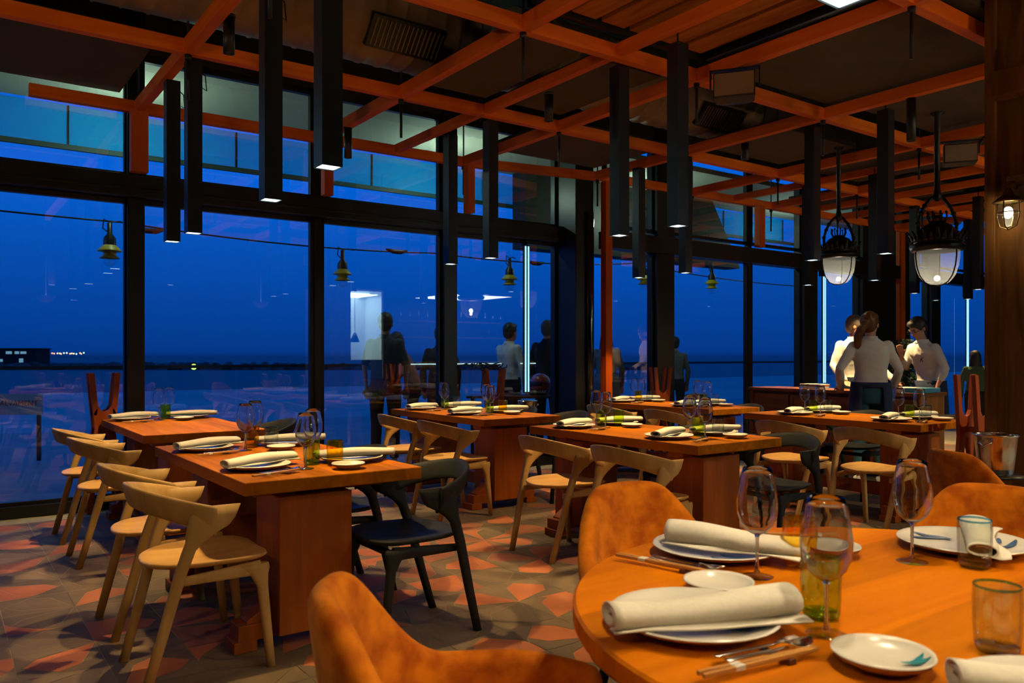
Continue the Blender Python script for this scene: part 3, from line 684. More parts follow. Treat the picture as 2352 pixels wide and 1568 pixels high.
def cutlery():
    m = MB(); m.rings([m.ring((x_, 0, .006), (0, 1, 0), (0, 0, 1), w_, .0022, 10, 3) for x_, w_ in ((-.105, .004), (-.1, .0062), (-.02, .005), (.02, .0032), (.034, .0026))])
    m.rings([m.ring((.03+.055*t, 0, .009+.006*(2*t-1)**2), (0, 1, 0), (0, 0, 1), .001+.0185*max(0, sin(pi*min(1, t*.93+.05)))**.6, .0018, 12) for t in [i/8 for i in range(9)]])
    sp = m.build('spoon', 'silver')
    m = MB(); m.rings([m.ring((x_, 0, .006), (0, 1, 0), (0, 0, 1), w_, .0022, 10, 3) for x_, w_ in ((-.105, .004), (-.1, .0062), (-.02, .005), (.02, .0032), (.034, .0026))])
    m.rings([m.ring((.03+.02*t, 0, .008), (0, 1, 0), (0, 0, 1), .003+.009*t, .0014, 10) for t in (0, .5, 1)])
    for k in range(4): m.tube([(.05, -.0085+.0057*k, .008), (.085, -.0085+.0057*k, .010)], .0014, 6)
    fk = m.build('fork', 'silver')
    m = MB(); m.box(-.13, .12, -.0036, .0036, .008, .0152); m.mi = 1; m.box(-.066, -.046, -.0043, .0043, .0074, .0158)
    ch = m.build('chopstick', ['chop', 'paper'], bevel=.001)
    m = MB(); m.box(-.008, .008, -.035, .035, 0, .006); m.box(-.008, .008, -.035, -.029, .006, .009); m.box(-.008, .008, .029, .035, .006, .009); rs = m.build('cutlery_rest', 'darkblock', bevel=.0015)
    return sp, fk, ch, rs
SPN, FRK, CHP, RST = cutlery()
SN = lambda side, w: '%s %s seat of ' % (w, 'left' if side == 0 else 'right')
GRP = {'plate': 'dinner plates on the tables', 'napkin': 'rolled linen napkins', 'glass': 'stemmed wine glasses', 'tumbler': 'coloured glass tumblers', 'side': 'small side plates', 'spoon': 'steel spoons', 'fork': 'steel forks', 'chop': 'chopsticks beside the plates', 'rest': 'dark cutlery rests'}
def cut_set(x, y, z, rz, where):
    R = Matrix.Rotation(rz, 3, 'Z')
    def put(p, dx, dy, dz, lab, cat, g, jr=0): v = R @ Vector((dx, dy, 0)); place(p, USED, (x+v.x, y+v.y, z+dz), rz+jr, lab, cat, g)
    put(RST, .055, 0, 0, 'dark cutlery rest at the '+where, 'cutlery rest', GRP['rest'])
    put(SPN, .05, .004, .006, 'steel spoon at the '+where, 'spoon', GRP['spoon'])
    put(FRK, .045, .026, .006, 'steel fork at the '+where, 'fork', GRP['fork'])
    for k in range(2): put(CHP, .0, -.02-.0095*k, .002, ('inner', 'outer')[k]+' wooden chopstick at the '+where, 'chopstick', 'chopstick pair at the '+where, .03*k)
def setting(t, side, w, ys, tb=True):
    x0, x1, y0, y1 = TB[t]; z = .751; nm = TN_[t]; W_ = SN(side, w)+nm
    if side == 0:
        px = x0+.17; place(PL, USED, (px, ys, z), random.uniform(0, 6), 'cream plate at the '+W_, 'plate', GRP['plate'])
        nx, ny, a = x0+.195, ys+.035, .33
        gx, gy = x0+.35, ys-.13; tx, ty = x0+.425, ys-.01
        cut_set(x0+.17, ys-.235, z, .34, W_)
    else:
        px = x1-.18; place(PL, USED, (px, ys, z), random.uniform(0, 6), 'cream plate at the '+W_, 'plate', GRP['plate'])
        nx, ny, a = x1-.16, ys+.0, pi-.2
        gx, gy = x0+.48, ys+.11; tx, ty = x0+.50, ys-.105
        place(SP, USED, (x0+.51, ys-.23, z), 0, 'small cream side plate at the '+W_, 'side plate', GRP['side'])
    place(NPS[random.randrange(2)], USED, (nx, ny, z+.016), a+random.uniform(-.06, .06), 'rolled cream napkin at the '+W_, 'napkin', GRP['napkin'])
    place(WG, USED, (gx, gy, z), random.uniform(0, 6), 'empty stemmed wine glass at the '+W_, 'wine glass', GRP['glass'])
    kinds = {('T1', 0, 'near'): (TG, 'green'), ('T1', 1, 'near'): (TY, 'yellow'), ('T1', 0, 'far'): (TY, 'yellow'), ('T0', 0, 'far'): (TG, 'green'), ('T3', 0, 'near'): (TG, 'green'), ('T3', 1, 'near'): (TCL, 'clear'), ('T3', 0, 'far'): (TG, 'green'), ('T2', 0, 'near'): (TG, 'green'), ('T2', 0, 'far'): (TG, 'green'), ('T4', 0, 'far'): (TY, 'yellow'), ('T4', 0, 'near'): (TG, 'green'), ('T5', 0, 'near'): (TG, 'green'), ('T5', 0, 'far'): (TG, 'green'), ('T3', 1, 'far'): (TG, 'green'), ('T2', 1, 'near'): (TY, 'yellow')}
    k = kinds.get((t, side, w), (TCL, 'clear'))
    if t == 'T0' and side: return
    place(k[0], USED, (tx, ty, z), 0, '%s glass tumbler at the %s' % (k[1], W_), 'tumbler', GRP['tumbler'])
for t, n_, f_ in (('T1', 3.60, 4.46), ('T3', 3.44, 4.34), ('T2', 5.86, 6.62), ('T4', 5.5, 6.42), ('T5', 3.34, 4.2), ('T0', None, 6.86)):
    for side in (0, 1):
        if n_: setting(t, side, 'near', n_)
        setting(t, side, 'far', f_)

# round table
RX, RY, RR = 1.675, .80, .765
e = tag(empty('round_table', (RX, RY, 0)), 'round golden wooden table in the right foreground', 'table')
MB().lathe([(.001, .70), (RR-.02, .70), (RR, .712), (RR, .745), (RR-.006, .75), (.001, .75)], 96, smooth=False).build('tabletop', 'rtable', e)
MB().lathe([(.001, 0), (.3, 0), (.3, .02), (.06, .04), (.045, .1), (.045, .66), (.2, .7), (.001, .7)], 32).build('pedestal', 'steel', e)
z = .751; RT = 'round table'
place(PLM, USED, (1.165, 1.03, z), .2, 'large cream plate nearest the left edge of the round table, napkin across it', 'plate', GRP['plate'])
place(PLM, USED, (1.63, 1.365, z), 1.4, 'cream plate at the back left of the round table, blue brushstroke showing', 'plate', GRP['plate'])
place(PLM, USED, (2.20, 1.02, z), 2.9, 'cream plate at the right back of the round table, behind the clear tumbler', 'plate', GRP['plate'])
place(PLM, USED, (1.31, .455, z), 0, 'cream plate cut off at the bottom right corner of the picture', 'plate', GRP['plate'])
place(NPB[0], USED, (1.15, .995, z+.018), -.34, 'thick white rolled napkin on the plate nearest the left table edge', 'napkin', GRP['napkin'])
place(NPB[1], USED, (1.64, 1.32, z+.018), -1.15, 'cream rolled napkin on the back left plate of the round table', 'napkin', GRP['napkin'])
place(NPS[0], USED, (2.22, .995, z+.018), .43, 'rolled napkin seen end-on behind the clear tumbler', 'napkin', GRP['napkin'])
place(NPB[0], USED, (1.33, .44, z+.018), -.75, 'bright napkin roll cut off by the bottom right corner', 'napkin', GRP['napkin'])
place(SP, USED, (1.375, 1.145, z), 0, 'small plain side plate between the two left settings of the round table', 'side plate', GRP['side'])
place(SPM, USED, (1.262, .712, z), 0, 'small side plate with a teal mark at the front of the round table', 'side plate', GRP['side'])
place(SP, USED, (1.86, 1.19, z), 0, 'small side plate half hidden behind the near wine glass on the round table', 'side plate', GRP['side'])
for p, l in (((1.54, 1.17), 'tall wine glass at left of the round table, beside the yellow tumbler'), ((1.325, .855), 'nearest tall wine glass, in the foreground of the round table'), ((1.96, 1.03), 'wine glass at the back right of the round table')):
    place(WG, USED, (p[0], p[1], z), random.uniform(0, 6), l, 'wine glass', GRP['glass'])
place(TY, USED, (1.70, 1.17, z), 0, 'bright yellow tumbler on the round table', 'tumbler', GRP['tumbler'])
place(TG, USED, (1.40, .915, z), 0, 'green-based tumbler behind the nearest wine glass', 'tumbler', GRP['tumbler'])
place(TCL, USED, (2.03, .915, z), 0, 'clear blue-rimmed tumbler in front of the right plate', 'tumbler', GRP['tumbler'])
place(TCL, USED, (1.48, .63, z), 0, 'clear tumbler at the right edge of the picture, nearest one', 'tumbler', GRP['tumbler'])
cut_set(1.10, .845, z, -.17, 'front left seat of the round table')
cut_set(1.44, 1.35, z, -1.35, 'back left seat of the round table')
cut_set(1.92, 1.33, z, 2.4, 'far side seat of the round table')

# velvet armchairs (face +X)
def armchair_proto():
    e = empty('velvet_armchair'); m = MB(); N = 36; nz = 9; t_ = .055
    def shell(off):
        rows = []
        for j in range(nz+1):
            v = j/nz; row = []
            for i in range(N+1):
                t = -1+2*i/N; a = t*radians(128); at_ = abs(t)
                q_ = min(1, max(0, (at_-.17)/.42)); top = .585+.225*(1-q_*q_*(3-2*q_))+.012*(1-at_) - .03*max(0, at_-.8)/.2
                z_ = .36+(top-.36)*v
                rx = (.285+.02*v)+off; ry = (.275+.025*v)+off
                x = -rx*cos(a)-.045*v*cos(a); y = ry*sin(a)
                if at_ > .7: x += (at_-.7)*.22
                row.append(Vector((x, y, z_)))
            rows.append(row)
        return rows
    o_, i_ = shell(0), shell(-t_)
    R = []
    for i in range(N+1):
        ring = [o_[j][i] for j in range(nz+1)]
        a, b = o_[nz][i], i_[nz][i]; c = (a+b)/2
        for q in (.2, .5, .8): ring.append(a.lerp(b, q)+Vector((0, 0, .024*sin(pi*q))))
        ring += [i_[j][i] for j in range(nz, -1, -1)]
        R.append(ring)
    m.rings(R); m.build('shell', 'velvet', e, sub=1)
    m = MB(); n = 36
    m.rings([m.ring((.02, 0, zz), (1, 0, 0), (0, 1, 0), .27*s, .245*s, n, 2.8) for zz, s in ((.33, .8), (.335, .95), (.36, 1), (.43, 1), (.455, .96), (.465, .8), (.468, .3))])
    m.build('seat_cushion', 'velvet', e)
    for sx in (-1, 1):
        for sy in (-1, 1):
            MB().tube([(sx*.16, sy*.16, .34), (sx*.22, sy*.21, 0)], [.017, .011], 12).build('leg', 'black', e)
    return e
AC = armchair_proto()
place(AC, USED, (1.80, 1.63, 0), radians(-100), 'orange velvet armchair tucked behind the left side of the round table', 'armchair', 'orange velvet armchairs')
place(AC, USED, (2.50, 1.10, 0), radians(198), 'orange velvet armchair at the far right side of the round table', 'armchair', 'orange velvet armchairs')
place(AC, USED, (3.92, 1.62, 0), radians(-25), 'orange velvet armchair turned away, in front of the ice bucket at right edge', 'armchair', 'orange velvet armchairs')
place(AC, USED, (.86, 1.24, 0), radians(-28), 'orange velvet armchair cut off by the bottom edge, nearest the camera', 'armchair', 'orange velvet armchairs')

# forked wooden stands
def stand_proto():
    e = empty('forked_stand')
    for i, y in enumerate((-.07, .07)):
        m = MB(); th = .017
        def slab(pts):
            m.rings([[(x, y-th, z) for x, z in pts], [(x, y+th, z) for x, z in pts]], smooth=False)
        slab([(-.115, 1.12), (-.075, 1.12), (-.05, .86), (-.055, .78), (-.085, .78)]); slab([(.075, 1.12), (.115, 1.12), (.085, .78), (.055, .78), (.05, .86)])
        slab([(-.085, .80), (-.05, .86), (-.03, .825), (0, .81), (.03, .825), (.05, .86), (.085, .80), (.075, .66), (-.075, .66)])
        slab([(-.075, .67), (-.005, .67), (-.05, .45), (-.085, 0), (-.13, 0), (-.10, .45)]); slab([(.005, .67), (.075, .67), (.10, .45), (.13, 0), (.085, 0), (.05, .45)])
        m.build('forked_frame', 'stand', e, bevel=.004)
    m = MB(); m.box(-.02, .02, -.06, .06, .70, .74); m.box(-.02, .02, -.06, .06, .52, .55) if 0 else None
    m.build('spacer', 'stand', e); return e
ST = stand_proto()
place(ST, USED, (1.12, 7.21, 0), .0, 'forked brown wooden stand between the far left table and the glass', 'stand', 'forked wooden stands')
place(ST, USED, (4.83, 7.03, 0), radians(-20), 'forked brown wooden stand by the middle windows, black cable on top', 'stand', 'forked wooden stands')
place(ST, USED, (7.0, 6.70, 0), radians(-20), 'forked brown wooden stand behind the back window table', 'stand', 'forked wooden stands')
place(ST, USED, (6.16, 2.78, 0), radians(-10), 'large forked brown wooden stand beside the sideboard table, right', 'stand', 'forked wooden stands')
m = MB()
for k in range(4):
    pts = [(4.83+.13*cos(a)*(1+.2*k)-.03, 7.03+.05*sin(a+k), 1.13+.03*sin(a*2+k)+.008*k) for a in [i*.45 for i in range(13)]]; m.tube(pts, .006, 6)
m.tube([(4.72, 7.0, 1.13), (4.66, 6.98, 1.05), (4.63, 6.97, .9), (4.66, 6.97, .8)], .006, 6)
tag(m.build('coiled_cable', 'steel'), 'black cable coiled on top of the forked stand by the middle windows', 'cable')
# ice buckets
def bucket_proto():
    e = empty('ice_bucket')
    MB().lathe([(.001, .002), (.075, .0), (.08, .01), (.09, .10), (.1, .19), (.107, .2), (.105, .206), (.098, .2), (.088, .1), (.078, .012), (.001, .01)], 32).build('bowl', 'silver', e)
    for s in (-1, 1): MB().tube([(s*.098, -.025, .17), (s*.125, -.025, .165), (s*.13, 0, .15), (s*.125, .025, .165), (s*.098, .025, .17)], .006, 8).build('handle', 'silver', e)
    return e
BK = bucket_proto()
def bstand(x, y, h, label):
    e = tag(empty('bucket_stand', (x, y, 0)), label, 'stand', 'round bucket stands')
    MB().lathe([(.001, h-.012), (.13, h-.012), (.13, h), (.001, h)], 28).build('tray', 'steel', e)
    MB().tube([(0, 0, .02), (0, 0, h-.01)], .012, 10).build('pole', 'steel', e)
    MB().lathe([(.001, 0), (.14, 0), (.13, .015), (.02, .025), (.001, .025)], 28).build('base', 'steel', e)
for (x, y, h), l in (((4.40, 1.88, .655), 'by the right edge, behind the turned velvet armchair'), ((5.05, 6.72, .58), 'by the middle windows behind the window table'), ((7.25, 6.38, .60), 'behind the back window table beside the forked stand')):
    bstand(x, y, h, 'black round stand holding the ice bucket '+l)
    place(BK, USED, (x, y, h+.001), 0, 'polished steel ice bucket '+l, 'ice bucket', 'ice buckets on stands')

# sideboard
SX, SY0, SY1, SH = 7.90, 4.06, 6.10, .885
e = tag(empty('sideboard', (SX, SY0, 0)), 'long low wooden sideboard where the staff stand', 'sideboard')
L = SY1-SY0
MB().box(-.02, .48, -.02, L+.02, SH-.035, SH).build('top', 'counter', e, bevel=.003)
MB().box(.02, .46, .03, L-.03, .06, SH-.035).build('carcass', 'counter', e)
MB().box(0, .46, -.0, .035, .0, SH-.035).build('end_panel', 'counter_lit', e, bevel=.002)
MB().box(0, .46, L-.035, L, .0, SH-.035).build('end_panel', 'counter', e, bevel=.002)
for i in range(4):
    ya, yb = .06+i*(L-.12)/4+.012, .06+(i+1)*(L-.12)/4-.012
    d = MB().box(-.002, .02, ya, yb, .10, SH-.07).build('door', 'counter', e, bevel=.003)
    m = MB(); m.box(-.012, -.002, ya, yb, .10, .14); m.box(-.012, -.002, ya, yb, SH-.11, SH-.07); m.box(-.012, -.002, ya, ya+.04, .14, SH-.11); m.box(-.012, -.002, yb-.04, yb, .14, SH-.11)
    m.build('door_frame', 'counter', d)
for k in range(4):
    tag(MB().box(-.09, .09, -.13, .13, 0, .013).build('menu_card', 'paper' if k != 2 else 'ped', loc=(8.05+.005*k, 5.35, SH+.001+.0135*k), bevel=.002), ['cream menu card lowest in the sideboard pile', 'white menu card second from the bottom of the pile', 'brown menu card second from the top of the pile', 'white menu card topmost on the sideboard pile'][k], 'menu', 'pile of menus on the sideboard')
e = tag(empty('flat_box', (8.14, 4.24, SH+.001)), 'flat white and blue box on the near end of the sideboard', 'box')
MB().box(-.16, .16, -.17, .03, 0, .045).build('blue_half', 'bluebox', e, bevel=.003); MB().box(-.16, .16, .031, .2, 0, .045).build('white_half', 'paper', e, bevel=.003)

# wooden column and wall lantern
struct(MB().box(5.2, 5.66, 1.75, 2.26, 0, 4.3).build('wall_column', 'oldwood', bevel=.012))
trim(MB().box(5.17, 5.21, 2.215, 2.275, 0, 4.3), 'oldwood')
trim(MB().box(5.08, 5.2, 1.6, 2.20, 2.78, 2.94), 'oldwood', .01)
def wall_lantern(x, y, z, label, power, rz=0):
    e = tag(empty('wall_lantern', (x, y, z), rz), label, 'lantern')
    MB().lathe([(.001, .115), (.012, .112), (.022, .095), (.03, .07), (.055, .055), (.078, .035), (.08, .028), (.05, .03), (.001, .03)], 28).build('hood', 'brass', e)
    MB().lathe([(.052, .03), (.055, -.02), (.052, -.07), (.04, -.105), (.02, -.12), (.001, -.123)], 26).build('glass_jar', 'lantern_glass', e)
    m = MB()
    for a in (0, pi/2): m.tube([(.057*cos(a), .057*sin(a), .03), (.06*cos(a), .06*sin(a), -.05), (.045*cos(a), .045*sin(a), -.11), (0, 0, -.13), (-.045*cos(a), -.045*sin(a), -.11), (-.06*cos(a), -.06*sin(a), -.05), (-.057*cos(a), -.057*sin(a), .03)], .0035, 6)
    m.lathe([(.058, -.028), (.062, -.03), (.058, -.034)], 26); m.build('cage', 'brass', e)
    MB().ball((0, 0, -.03), .026, .026, .035, 14, 8).build('bulb', 'bulb', e)
    m = MB(); m.tube([(0, 0, .1), (.02, 0, .15), (.07, 0, .155), (.11, 0, .12)], .01, 8); m.box(.1, .12, -.05, .05, .04, .2); m.build('bracket', 'brass', e)
    light('lantern_light', 'POINT', (x, y, z-.03), power, (1, .78, .45), shadow_soft_size=.03)
wall_lantern(5.07, 2.1, 2.12, 'brass wall lantern with a glowing bulb on the wooden column', 14)

# ornate hanging lanterns
def hang_lantern(x, y, z, s, label, seed, ztop):
    e = tag(empty('ornate_lantern', (x, y, z)), label, 'lantern', 'ornate black cast lanterns'); rnd = random.Random(seed)
    S = lambda L: [(r*s, h*s) for r, h in L]
    MB().lathe(S([(.16, .27), (.162, .22), (.152, .14), (.128, .07), (.09, .02), (.05, .0), (.001, -.003)]), 32).build('glass_bowl', 'bowl_glass', e)
    MB().lathe(S([(.165, .26), (.185, .265), (.195, .285), (.2, .30), (.19, .315), (.175, .32), (.16, .3), (.165, .26)]), 36).build('ring', 'iron', e)
    m = MB(); m.lathe(S([(.172, .31), (.165, .36), (.14, .42), (.10, .465), (.06, .485), (.05, .5), (.04, .49)]), 32, caps=True)
    m.build('dome', 'iron', e)
    m = MB()
    for k in range(26):
        a = 2*pi*k/26; r = .185*s; c = Vector((r*cos(a), r*sin(a), .335*s)); t = Vector((-sin(a), cos(a), 0)); o = Vector((cos(a), sin(a), 0)); h = (.05+.03*(k % 2)+.02*rnd.random())*s
        m.rings([m.ring(c+Vector((0, 0, h*q))+o*(.03*s*q*q), t, o, .022*s*(1-q)**.6+.002, .008*s, 8) for q in (0, .3, .6, .85, 1)])
        if k % 3 == 0: m.ball(c+o*.01*s+Vector((0, 0, .02*s)), .016*s, .016*s, .016*s, 8, 5)
    m.build('leaf_ornament', 'iron', e)
    m = MB()
    for k in range(8):
        a = 2*pi*k/8; m.tube([(.045*s*cos(a), .045*s*sin(a), .47*s), (.075*s*cos(a), .075*s*sin(a), .53*s), (.07*s*cos(a), .07*s*sin(a), .56*s)], [.008*s, .006*s, .005*s], 6); m.ball((.07*s*cos(a), .07*s*sin(a), .565*s), .011*s, .011*s, .011*s, 8, 5)
    m.build('crown', 'iron', e)
    for q in range(2):
        a0 = radians(-35)+pi*q
        P = [(.15, .40), (.155, .48), (.13, .56), (.10, .62), (.05, .68), (.015, .71)]
        m = MB(); m.tube([(r*s*cos(a0), r*s*sin(a0), h*s) for r, h in P], [.014*s]*5+[.01*s], 8)
        for r, h in P[1:4]: m.ball((r*s*cos(a0), r*s*sin(a0), h*s), .022*s, .022*s, .018*s, 8, 5)
        m.build('arm', 'iron', e)
    m = MB()
    for a0 in (radians(20), radians(140), radians(260)):
        m.tube([(r*s*cos(a0), r*s*sin(a0), h*s) for r, h in ((.163, .27), (.165, .22), (.155, .14), (.131, .07), (.092, .018), (.05, -.003), (.0, -.007))], .006*s, 6)
    m.build('rib', 'iron', e)
    m = MB(); m.lathe([(.018*s, .66*s), (.035*s, .68*s), (.03*s, .72*s), (.022*s, .76*s), (.022*s, ztop-z-.03), (.05*s, ztop-z-.012), (.05*s, ztop-z)], 16); m.build('hanging_stem', 'iron', e)
    MB().ball((0, 0, .05*s), .022*s, .022*s, .022*s, 10, 7).build('bulb', 'bulb_dim', e)
    light('lantern_light', 'POINT', (x, y, z+.10*s), 3.2, (1, .85, .62), shadow_soft_size=.03)
hang_lantern(7.5, 4.70, 1.99, .98, 'ornate black hanging lantern above the ponytailed person', 1, 3.38)
hang_lantern(7.2, 3.56, 1.885, 1.12, 'ornate black hanging lantern nearest the wooden column', 2, 3.40)

# ------------------------------------------------------------ people
def rot_local(v, rz): return Matrix.Rotation(rz, 3, 'Z') @ Vector(v)
def person(loc, rz, label, S=1.0, shirt='white', pants='navy', hair='hair_dark', hairstyle='short', L=None, R=None, lean=0.0, head_tilt=0.0, head_turn=0.0, apron=False, glasses=False, shoes='paper', coat=False, logo=False, sleeves=1.0, legs=None, hands=True, skin='skin'):
    """local frame: faces +Y, x to its right; joints in metres for a 1.7 m figure"""
    e = tag(empty('person', loc, rz), label, 'person'); e.scale = (S, S, S)
    sh = [Vector((-.152, -.01+lean*.45, 1.362)), Vector((.152, -.01+lean*.45, 1.362))]
    L = L or [(-.23, .0, 1.12), (-.22, .08, .87)]; R = R or [(.23, .0, 1.12), (.22, .08, .87)]
    arms = [[sh[0], Vector(L[0]), Vector(L[1])], [sh[1], Vector(R[0]), Vector(R[1])]]
    legs = legs or [[(-.09, 0, .90), (-.10, .02, .48), (-.105, -.02, .09)], [(.09, 0, .90), (.10, .02, .48), (.105, -.02, .09)]]
    nb = Vector((0, -.01+lean*.5, 1.42)); hd = nb+Vector((0, .035+lean*.12, .155))
    HR = Matrix.Rotation(head_turn, 3, 'Z') @ Matrix.Rotation(-head_tilt, 3, 'X')
    H = lambda x, y, z_: hd+HR @ Vector((x, y, z_))
    def torso(m, g):
        prof = [(.86, 0, .155, .105), (.94, 0, .165, .112), (1.02, .0, .148, .10), (1.12, .25, .142, .097), (1.22, .55, .158, .107), (1.30, .8, .170, .110), (1.355, .92, .165, .098), (1.39, 1.0, .135, .085), (1.415, 1.0, .10, .075), (1.445, 1.02, .062, .06)]
        if g > 0: prof = [(.965, 0, .160, .112)]+prof[2:]
        m.rings([m.ring((0, -.01+lean*.5*q, h), (1, 0, 0), (0, 1, 0), a+g, b+g, 20, 2.3) for h, q, a, b in prof])
    def arm(m, A, g, upto=1.0, cuff=True):
        s_, el, wr = A; end = el.lerp(wr, max(0, min(1, upto)))
        pts = [s_.lerp(el, q) for q in (0, .35, .7)]+[el]+[el.lerp(end, q) for q in (.3, .65, 1)]
        m.tube(pts, [r+g for r in (.050, .044, .038, .036, .036, .032, .026)], 12, True, True)
    def hand(m, A, side):
        el, wr = A[1], A[2]; d = (wr-el).normalized(); c = wr+d*.05
        n = d.cross(Vector((0, 0, 1))); n = n.normalized() if n.length > .05 else Vector((1, 0, 0)); b = d.cross(n)
        m.rings([m.ring(wr+d*t, n, b, w_, .013, 10) for t, w_ in ((-.02, .022), (.02, .032), (.06, .041), (.088, .038))])
        for k, ln in enumerate((.062, .074, .07, .055)):
            o_ = wr+d*.08+n*(-.029+.0195*k); m.tube([o_, o_+d*ln*.5-b*.004, o_+d*ln*.9-b*.016], [.0085, .008, .0065], 8, True, True)
        o_ = wr+d*.03-n*.03; m.tube([o_, o_+d*.03-n*.022, o_+d*.06-n*.028], [.011, .009, .007], 8, True, True)
    m = MB()
    torso(m, -.014)
    m.tube([nb-Vector((0, .01, .06)), nb+Vector((0, .01, .03)), hd-Vector((0, .015, .05))], [.06, .052, .05], 14, True, True)
    m.ball(H(0, -.012, .03), .076, .093, .094, 20, 14, HR); m.ball(H(0, .022, -.035), .058, .066, .072, 18, 12, HR); m.ball(H(0, .052, -.082), .032, .026, .025, 12, 8, HR)
    m.rings([m.ring(H(0, .088+y_, z_), HR @ Vector((1, 0, 0)), HR @ Vector((0, 1, 0)), w_, .014, 10) for y_, z_, w_ in ((-.012, .022, .008), (.0, .0, .010), (.012, -.018, .014), (.004, -.028, .012))])
    for s_ in (-1, 1):
        m.ball(H(s_*.077, -.005, -.005), .008, .018, .03, 10, 8, HR); m.ball(H(s_*.033, .078, .018), .015, .01, .010, 8, 6, HR)
    m.ball(H(0, .082, -.05), .022, .012, .009, 10, 6, HR)
    for i, A in enumerate(arms):
        arm(m, A, -.006)
        if hands: hand(m, A, i)
    for Lg in legs:
        h_, k_, a_ = [Vector(q) for q in Lg]; m.tube([h_, h_.lerp(k_, .5), k_, k_.lerp(a_, .35), a_], [.083, .066, .05, .047, .032], 14, True, True)
        m.tube([a_+Vector((0, -.04, -.055)), a_+Vector((0, .06, -.055)), a_+Vector((0, .14, -.062))], [.035, .034, .025], 10, True, True)
    o = m.build('body', skin, e); md = o.modifiers.new('r', 'REMESH'); md.mode = 'VOXEL'; md.voxel_size = .009; md.use_smooth_shade = True
    sm = o.modifiers.new('s', 'SMOOTH'); sm.factor = .5; sm.iterations = 2
    # shirt
    m = MB(); torso(m, .006)
    for A in arms: arm(m, A, .010, sleeves)
    o = m.build('shirt' if not coat else 'coat', shirt, e); md = o.modifiers.new('r', 'REMESH'); md.mode = 'VOXEL'; md.voxel_size = .012; md.use_smooth_shade = True
    tx = D.textures.new('folds', 'CLOUDS'); tx.noise_scale = .14; dm = o.modifiers.new('d', 'DISPLACE'); dm.texture = tx; dm.strength = .024; dm.mid_level = .5
    R_ = [m.ring((0, -.01+lean*.5+.004, h), (1, 0, 0), (0, 1, 0), a, b, 20, 2) for h, a, b in ((1.415, .085, .08), (1.445, .066, .066), (1.462, .062, .062))]
    m = MB(); m.rings(R_, caps=False); m.build('collar', shirt, e, solid=.006)
    # trousers
    m = MB()
    m.rings([m.ring((0, 0, h), (1, 0, 0), (0, 1, 0), a, b, 20, 2.3) for h, a, b in ((.80, .165, .11), (.88, .172, .122), (.96, .165, .118), (1.0, .157, .112))])
    for Lg in legs:
        h_, k_, a_ = [Vector(q) for q in Lg]; m.tube([h_, h_.lerp(k_, .5), k_, k_.lerp(a_, .4), a_+Vector((0, 0, .01))], [.095, .08, .064, .06, .052], 14, True, False)
    o = m.build('trousers', pants, e); md = o.modifiers.new('r', 'REMESH'); md.mode = 'VOXEL'; md.voxel_size = .012; md.use_smooth_shade = True
    for Lg in legs:
        a_ = Vector(Lg[2]); m = MB(); m.rings([m.ring(a_+Vector((0, y_, -.05)), (1, 0, 0), (0, 0, 1), w_, hh, 12, 2.6) for y_, w_, hh in ((-.075, .03, .03), (-.05, .04, .045), (.0, .043, .045), (.07, .046, .036), (.15, .04, .026), (.18, .02, .02))])
        m.build('shoe', shoes, e)
    if apron:
        m = MB(); Rr = []
        for h, g in ((1.0, .0), (.9, .012), (.75, .02), (.58, .03)):
            row = []
            for k in range(25):
                a = radians(-60+300*k/24); row.append(Vector(((.182+g)*cos(a), (.138+g)*sin(a), h)))
            Rr.append(row)
        b0 = len(m.v)
        for r_ in Rr: m.v += [tuple(p) for p in r_]
        for i in range(3):
            for k in range(24): m.face([b0+i*25+k, b0+i*25+k+1, b0+(i+1)*25+k+1, b0+(i+1)*25+k], True)
        m.build('apron', 'navy', e, solid=.006)
        m = MB(); m.rings([m.ring((0, 0, h), (1, 0, 0), (0, 1, 0), .182, .136, 24, 2.2) for h in (.96, 1.01)], caps=False); m.build('apron_tie', 'navy', e, solid=.006)
    if coat:
        m = MB(); m.rings([m.ring((0, 0, h), (1, 0, 0), (0, 1, 0), a, b, 24, 2.3) for h, a, b in ((1.05, .165, .125), (.9, .19, .14), (.6, .215, .165), (.42, .225, .17))], caps=False)
        m.build('coat_skirt', shirt, e, solid=.008)
    # hair
    m = MB(); m.ball(H(0, -.022, .043), .087, .097, .098, 24, 16, HR); m.ball(H(0, -.045, .0), .078, .07, .085, 20, 14, HR)
    if hairstyle == 'short': m.ball(H(0, .035, .088), .07, .055, .04, 16, 10, HR)
    if hairstyle == 'ponytail':
        m.ball(H(0, .03, .082), .075, .06, .045, 16, 10, HR); m.ball(H(-.01, -.115, .01), .042, .04, .042, 14, 9)
        m.tube([H(-.01, -.12, 0), H(-.04, -.165, -.05), H(-.065, -.16, -.13), H(-.07, -.15, -.21), H(-.06, -.14, -.275)], [.032, .04, .042, .032, .008], 14, True, True)
    if hairstyle == 'long':
        m.ball(H(0, .02, .085), .078, .07, .045, 16, 10, HR); m.rings([m.ring(H(0, -.05, z_), (1, 0, 0), (0, 1, 0), a, b, 18) for z_, a, b in ((.05, .085, .07), (-.08, .10, .065), (-.2, .11, .055), (-.32, .10, .04), (-.36, .06, .03))])
    o = m.build('hair', hair, e); md = o.modifiers.new('r', 'REMESH'); md.mode = 'VOXEL'; md.voxel_size = .008; md.use_smooth_shade = True
    # face details
    m = MB()
    for s_ in (-1, 1): m.ball(H(s_*.033, .087, .016), .009, .005, .004, 8, 5, HR); m.rings([m.ring(H(s_*(.016+.034*q), .089-.006*q, .036+.004*sin(pi*q)), HR @ Vector((0, 1, 0)), HR @ Vector((0, 0, 1)), .005, .0035, 6) for q in (0, .3, .6, 1)])
    m.build('brow', 'hair_dark', e)
